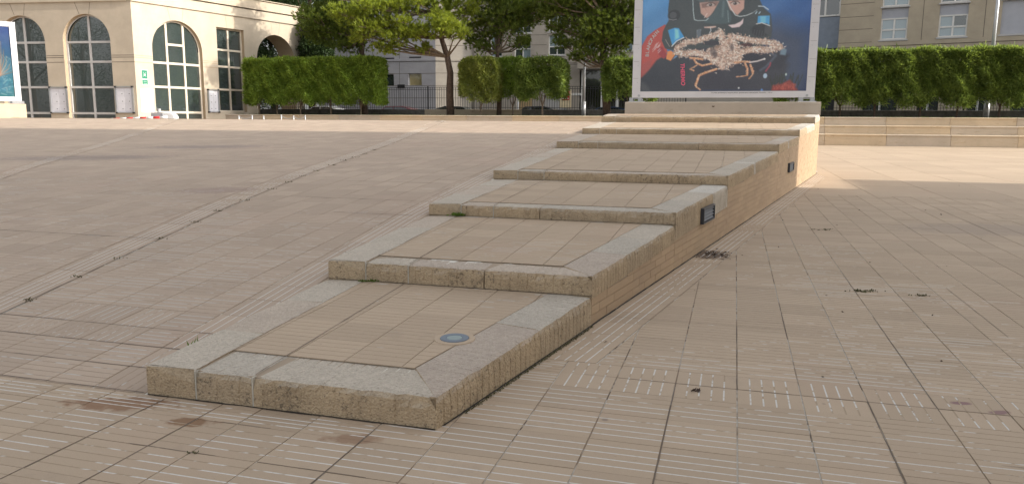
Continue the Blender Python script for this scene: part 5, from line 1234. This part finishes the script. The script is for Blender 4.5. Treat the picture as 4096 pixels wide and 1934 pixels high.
# tall apartment block out of view on the right: it throws the big shadow over the square
sb = thing('tower_block', g(0, 34, 0), 'tall apartment block standing outside the view on the right, shading the square', 'building')
def sbox(a0, a1, b0, b1, z0, z1, nm):
    mb = MB(); mb.box(g, a0, a1, b0, b1, z0, z1); mb.build(nm, M_BUFF, sb)
sbox(-30, 18.45, 26, 46, -.3, 12.6, 'lower_storeys'); sbox(-30, 15.85, 26.0, 46, 12.6, 30, 'upper_storeys')
FW = Facade(g(0, 26)[:2], V2, -U2)
for i in range(11):
    for j in range(8):
        a = -28+i*4.1; z = 1+j*3.5
        if j > 2 and a > 13.5: continue
        FW.box(sb, 'window', M_GLASS, a, a+1.5, .003, .03, z, z+1.9)

# ---------------------------------------------------------------- street furniture
for (nm, lb, s, t, z0, z1, r0, r1) in (('lamp_post', 'grey tapered metal pole standing in front of the dark entrance', 48.3, -9.22, 1.5, 5.6, .14, .07), ('lamp_post', 'tall shiny metal pole rising out of the right hedge', 47.9, 13.1, 1.5, 11, .15, .10)):
    o = thing(nm, g(s, t, z0), lb, 'pole'); mb = MB(); n = 14
    dx = .15 if t > 0 else .08
    mb.tube([g(s, t, z0), g(s, t, z0+.9)], r0, n); mb.build('base', M_POLE, o, smooth=True)
    mb = MB(); mb.tube([g(s, t, z0+.9), g(s, t+dx*.2, z1)], [r0*.72, r1*.72], n); mb.build('shaft', M_POLE, o, smooth=True)
    mb = MB(); mb.tube([g(s, t, z1), g(s, t, z1+.12)], [r1*1.1, r1*.5], n); mb.build('cap', M_POLE, o, smooth=True)
bm_ = thing('barrier_boom', (-18.6, 40, 1.0), 'red and white striped barrier boom beyond the crest of the ramp', 'barrier')
A, B = Vector((-20.9, 40, 1.13)), Vector((-17.75, 39.9, 1.275)); N = 9
for k in range(N):
    mb = MB(); mb.tube([A.lerp(B, k/N), A.lerp(B, (k+1)/N)], .075, 10); mb.build('stripe', plain('boom_red', (.62, .03, .03), .4) if k % 2 == 1 else plain('boom_white', (.75, .75, .74), .4), bm_, smooth=True)
mb = MB(); mb.box(lambda a, b, c: (a, b, c), -20.6, -20.45, 40.1, 40.2, .9, 1.2); mb.build('post', M_METAL, bm_)
gc = thing('barrier_housing', (-18.4, 40.6, 1.0), 'grey domed metal barrier housing behind the striped boom', 'cabinet')
mb = MB(); fb = lambda a, b, c: (a, b, c); mb.box(fb, -18.85, -18.25, 40.5, 41.0, .9, 1.52); mb.build('body', plain('housing_grey', (.26, .26, .27), .5), gc)
mb = MB(); pts = [(-18.22+.30+.30*math.cos(a), 1.25+.26*math.sin(a)) for a in np.linspace(0, math.pi, 12)]; pts = [(-18.22+.6, .9)]+pts+[(-18.22, .9)]
mb.poly([(x, 40.42, z) for x, z in pts]); mb.poly([(x, 41.0, z) for x, z in reversed(pts)])
for i in range(len(pts)): a, b = pts[i], pts[(i+1) % len(pts)]; mb.quad((a[0], 40.42, a[1]), (a[0], 41, a[1]), (b[0], 41, b[1]), (b[0], 40.42, b[1]))
mb.build('domed_cover', plain('cover_grey', (.50, .51, .52), .5), gc)
mb = MB(); mb.tube([(-18.5, 40.7, 1.5), (-18.5, 40.7, 1.72)], .09, 10); mb.build('lamp', plain('lamp_grey', (.35, .35, .35), .5), gc)
bx = [(-15.5, 1.34), (-14.75, 1.37), (-14.1, 1.35), (-13.1, 1.41), (-12.4, 1.36), (-11.75, 1.38)]; where = ['leftmost of the six', 'second from the left', 'third from the left', 'fourth from the left', 'fifth from the left', 'rightmost of the six']
for i, (x, z) in enumerate(bx):
    o = thing('chain_bollard', (x, 44, 1.02), 'short white metal post below the low wall, '+where[i], 'bollard', 'white chain posts below the low wall')
    mb = MB(); mb.tube([(x, 44, 1.0), (x, 44, z+.02)], .036, 10); mb.build('post', M_POLE, o, smooth=True)
    mb = MB(); mb.tube([(x, 44, z+.02), (x, 44, z+.04), (x, 44, z+.06)], [.042, .045, .02], 10); mb.build('cap', M_POLE, o, smooth=True)
    if i in (0, 3, 4):
        x2, z2 = bx[i+1]; pts = [(x+(x2-x)*k/8, 44, z+(z2-z)*k/8-.14*math.sin(math.pi*k/8)) for k in range(9)]; mb = MB(); mb.tube(pts, .018, 6); mb.build('chain', M_METAL, o)
# cars
def car(label, s, t, col, flip=1, zs=1.):
    o = thing('parked_car', g(s, t, .75), label, 'car', 'cars parked in the street behind the railing')
    pm = plain('car_paint', col, .25, .03, metal=.2); pm.node_tree.nodes['Principled BSDF'].inputs['Coat Weight'].default_value = 1
    L_, W_ = 4.1, 1.7
    def F(a, b, c): return g(s+b, t+a*flip, .75+c*zs)
    prof = [(-2.05, .35), (-2.03, .72), (-1.9, .86), (-1.15, .95), (-.5, 1.42), (.75, 1.46), (1.45, 1.25), (1.85, .95), (2.02, .85), (2.05, .35)]
    lo = [(-2.05, .35), (-2.03, .72), (-1.9, .86), (-1.15, .95), (1.8, .95), (2.02, .85), (2.05, .35)]
    mb = MB(); 
    for b0, b1 in ((-W_/2, W_/2),):
        for b in (b0, b1): mb.poly([F(a, b, c) for a, c in lo])
        for i in range(len(lo)): p, q = lo[i], lo[(i+1) % len(lo)]; mb.quad(F(p[0], b0, p[1]), F(q[0], b0, q[1]), F(q[0], b1, q[1]), F(p[0], b1, p[1]))
    bo = mb.build('body', pm, o)
    cab = [(-1.15, .95), (-.5, 1.42), (.75, 1.46), (1.45, 1.25), (1.8, .95)]; mb = MB(); ins = lambda c: (c-.95)*.32
    for sg_ in (-1, 1): mb.poly([F(a, sg_*(W_/2-.03-ins(c)), c) for a, c in cab])
    for i in range(4): p, q = cab[i], cab[i+1]; mb.quad(F(p[0], -(W_/2-.03-ins(p[1])), p[1]), F(q[0], -(W_/2-.03-ins(q[1])), q[1]), F(q[0], (W_/2-.03-ins(q[1])), q[1]), F(p[0], (W_/2-.03-ins(p[1])), p[1]))
    mb.build('roof', pm, o)
    for pts in ([(-.98, .99), (-.48, 1.36), (.1, 1.39), (.1, .99)], [(.17, .99), (.17, 1.39), (.72, 1.40), (1.2, 1.26), (1.5, .99)]):
        for sg_ in (-1, 1): mb = MB(); mb.poly([F(a, sg_*(W_/2-.02-ins(c)), c) for a, c in pts]); mb.build('side_window', M_GLASSD, o)
    mb = MB(); mb.quad(F(-1.12, -.68, .98), F(-.55, -.60, 1.40), F(-.55, .60, 1.40), F(-1.12, .68, .98)); o_ = mb.build('windscreen', M_GLASS, o); o_.location = o_.location+Vector((0, 0, .012))
    for a in (-1.3, 1.25):
        for sg_ in (-1, 1):
            mb = MB(); mb.tube([F(a, sg_*(W_/2-.16), .31), F(a, sg_*(W_/2+.01), .31)], .31, 18); wh = mb.build('wheel', plain('tyre', (.02, .02, .02), .8), o)
            mb = MB(); mb.tube([F(a, sg_*(W_/2), .31), F(a, sg_*(W_/2+.02), .31)], .19, 12); r_ = mb.build('rim', M_METAL, wh); r_.location = -(wh.location+o.location)
    for sg_ in (-1, 1): mb = MB(); mb.box(F, -2.07, -1.98, sg_*.62-.16, sg_*.62+.16, .62, .76); mb.build('headlight', plain('headlight', (.6, .6, .6), .2), o)
for a in ((53, -30.2, (.55, .56, .58), 1, 'white car under the left end of the railing behind the clipped hedge'), (53, -24.2, (.16, .02, .03), 1, 'dark red car behind the railing, left of the leaning pine trunk'), (53.2, -19.4, (.015, .015, .018), -1, 'black car behind the railing right of the leaning pine trunk'),
          (53, -13.6, (.05, .055, .065), 1, 'dark grey car behind the forked oleander bush'), (55.5, -8.9, (.02, .04, .09), 1, 'dark blue car in front of the dark entrance'), (53, -5.8, (.14, .24, .34), -1, 'pale blue car beside the plinth of the diver poster')):
    car(a[4], a[0], a[1], a[2], a[3])

# ---------------------------------------------------------------- weeds, moss, dead leaves
def tuft(x, y, z, n, h, mat, label, name='weed', cat='plant', spread=.04, w=.006, flat=.6):
    C_ = np.stack([x+rng.normal(0, spread, n), y+rng.normal(0, spread*.35, n), np.full(n, z)], 1); D = rng.normal(0, flat, (n, 3)); D[:, 2] = np.abs(D[:, 2])+.35
    V, F = leaves(C_, D, rng.uniform(.5, 1.2, n)*h, rng.uniform(.7, 1.3, n)*w); return np_mesh(name, V, F, mat, tint=np.repeat(rng.random(n), 4), label=label, cat=cat)
def W(s, t, z=0): return g(s, t, z)
p_ = W(3.24, leftT(3.24)-.10, rampz(3.24)); tuft(p_[0], p_[1], p_[2], 8, .10, M_GRASS, 'small tuft of fresh green grass blades beside the lowest step', w=.004, spread=.015, flat=.35, cat='grass')
p_ = W(4.50, -2.27, .185); tuft(p_[0], p_[1], p_[2], 40, .018, M_GRASS, 'green weed in the corner under the second riser near its left joint', spread=.03)
p_ = W(6.47, -2.36, .385); tuft(p_[0], p_[1], p_[2], 90, .035, M_GRASS, 'small dark weed under the third riser at its left joint', spread=.035)
tuft(5.92, 17.1, 0, 90, .07, M_GRASS, 'green weed growing at the foot of the brick wall near the shadow edge', spread=.05)
tuft(4.9, 14.9, 0, 60, .05, M_GRASS, 'small weed at the foot of the brick wall below the far vent', spread=.04)
tuft(2.62, 5.57, 0, 70, .018, M_MOSS, 'dry moss clump on the dark joint of the right-hand paving, the larger one', 'moss_clump', 'moss', .05)
tuft(2.98, 5.44, 0, 34, .015, M_MOSS, 'smaller dry moss clump further right on the same paving joint', 'moss_clump', 'moss', .03)
tuft(3.62, 8.86, 0, 40, .018, M_MOSS, 'flat moss along the more distant paving joint on the right', 'moss_clump', 'moss', .07)
tuft(-1.19, 2.72, 0, 10, .011, M_MOSS, 'tiny dark weed in a paving joint in front of the steps', 'moss_clump', 'moss', .012)
tuft(.86, 3.42, 0, 10, .02, M_LEAFD, 'tiny twig lying on the ribbed tile band right of the steps', 'twig', 'twig', .01)
# dirt and moss line in the gap along the first side block
n = 900; s_a = rng.uniform(2.95, 4.5, n); C_ = np.array([W(s, wallT(s)+.012+abs(rng.normal(0, .008)), .001) for s in s_a]); D = rng.normal(0, .6, (n, 3)); D[:, 2] = np.abs(D[:, 2])
V, F = leaves(C_, D, rng.uniform(.004, .011, n), rng.uniform(.002, .004, n)); np_mesh('moss_line', V, F, M_MOSS, tint=np.repeat(rng.random(n), 4), kind='stuff', label='dark moss and dirt along the foot of the lowest step', cat='moss')
# moss dots along the ramp joint
n = 0; Cs = []
for k in range(16):
    s = 3.6+k*.55+random.uniform(-.1, .1); m_ = 12; x, y, z = W(s, d1(s)+random.uniform(-.01, .01), rampz(s)); Cs.append(np.stack([x+rng.normal(0, .03, m_), y+rng.normal(0, .02, m_), np.full(m_, z)], 1))
C_ = np.concatenate(Cs); n = len(C_); D = rng.normal(0, .6, (n, 3)); D[:, 2] = np.abs(D[:, 2])+.2; V, F = leaves(C_, D, rng.uniform(.01, .026, n), rng.uniform(.003, .006, n)); np_mesh('moss_line', V, F, M_MOSS, tint=np.repeat(rng.random(n), 4), kind='stuff', label='moss dots along the slanted joint of the ramp', cat='moss')
# brown debris round the wall drain
n = 90; C_ = np.stack([1.9+rng.normal(0, .12, n), 7.14+rng.normal(0, .13, n), np.full(n, .002)], 1); D = rng.normal(0, 1, (n, 3)); D[:, 2] = np.abs(D[:, 2])*.15; V, F = leaves(C_, D, rng.uniform(.015, .05, n), rng.uniform(.003, .008, n)); np_mesh('leaf_litter', V, F, M_LEAFD, tint=np.repeat(rng.random(n), 4), kind='stuff', label='brown leaf litter caught beside the brick wall', cat='litter')
# scattered small dead leaves and grit on the plaza
n = 55; xs = rng.uniform(.5, 9, n); ys = rng.uniform(3, 16, n); k = [i for i in range(n) if xs[i]*U2.x-ys[i]*.276 > -1 and (xs[i]*U2.x+ys[i]*U2.y) > wallT(xs[i]*V2.x+ys[i]*V2.y)+.1]
C_ = np.stack([xs[k], ys[k], np.full(len(k), .003)], 1); D = rng.normal(0, 1, (len(k), 3)); D[:, 2] = .06; V, F = leaves(C_, D, rng.uniform(.012, .028, len(k)), rng.uniform(.004, .008, len(k))); np_mesh('dead_leaves', V, F, M_LEAFD, tint=np.repeat(rng.random(len(k)), 4), kind='stuff', label='scattered tiny dead leaves on the plaza paving', cat='leaves')
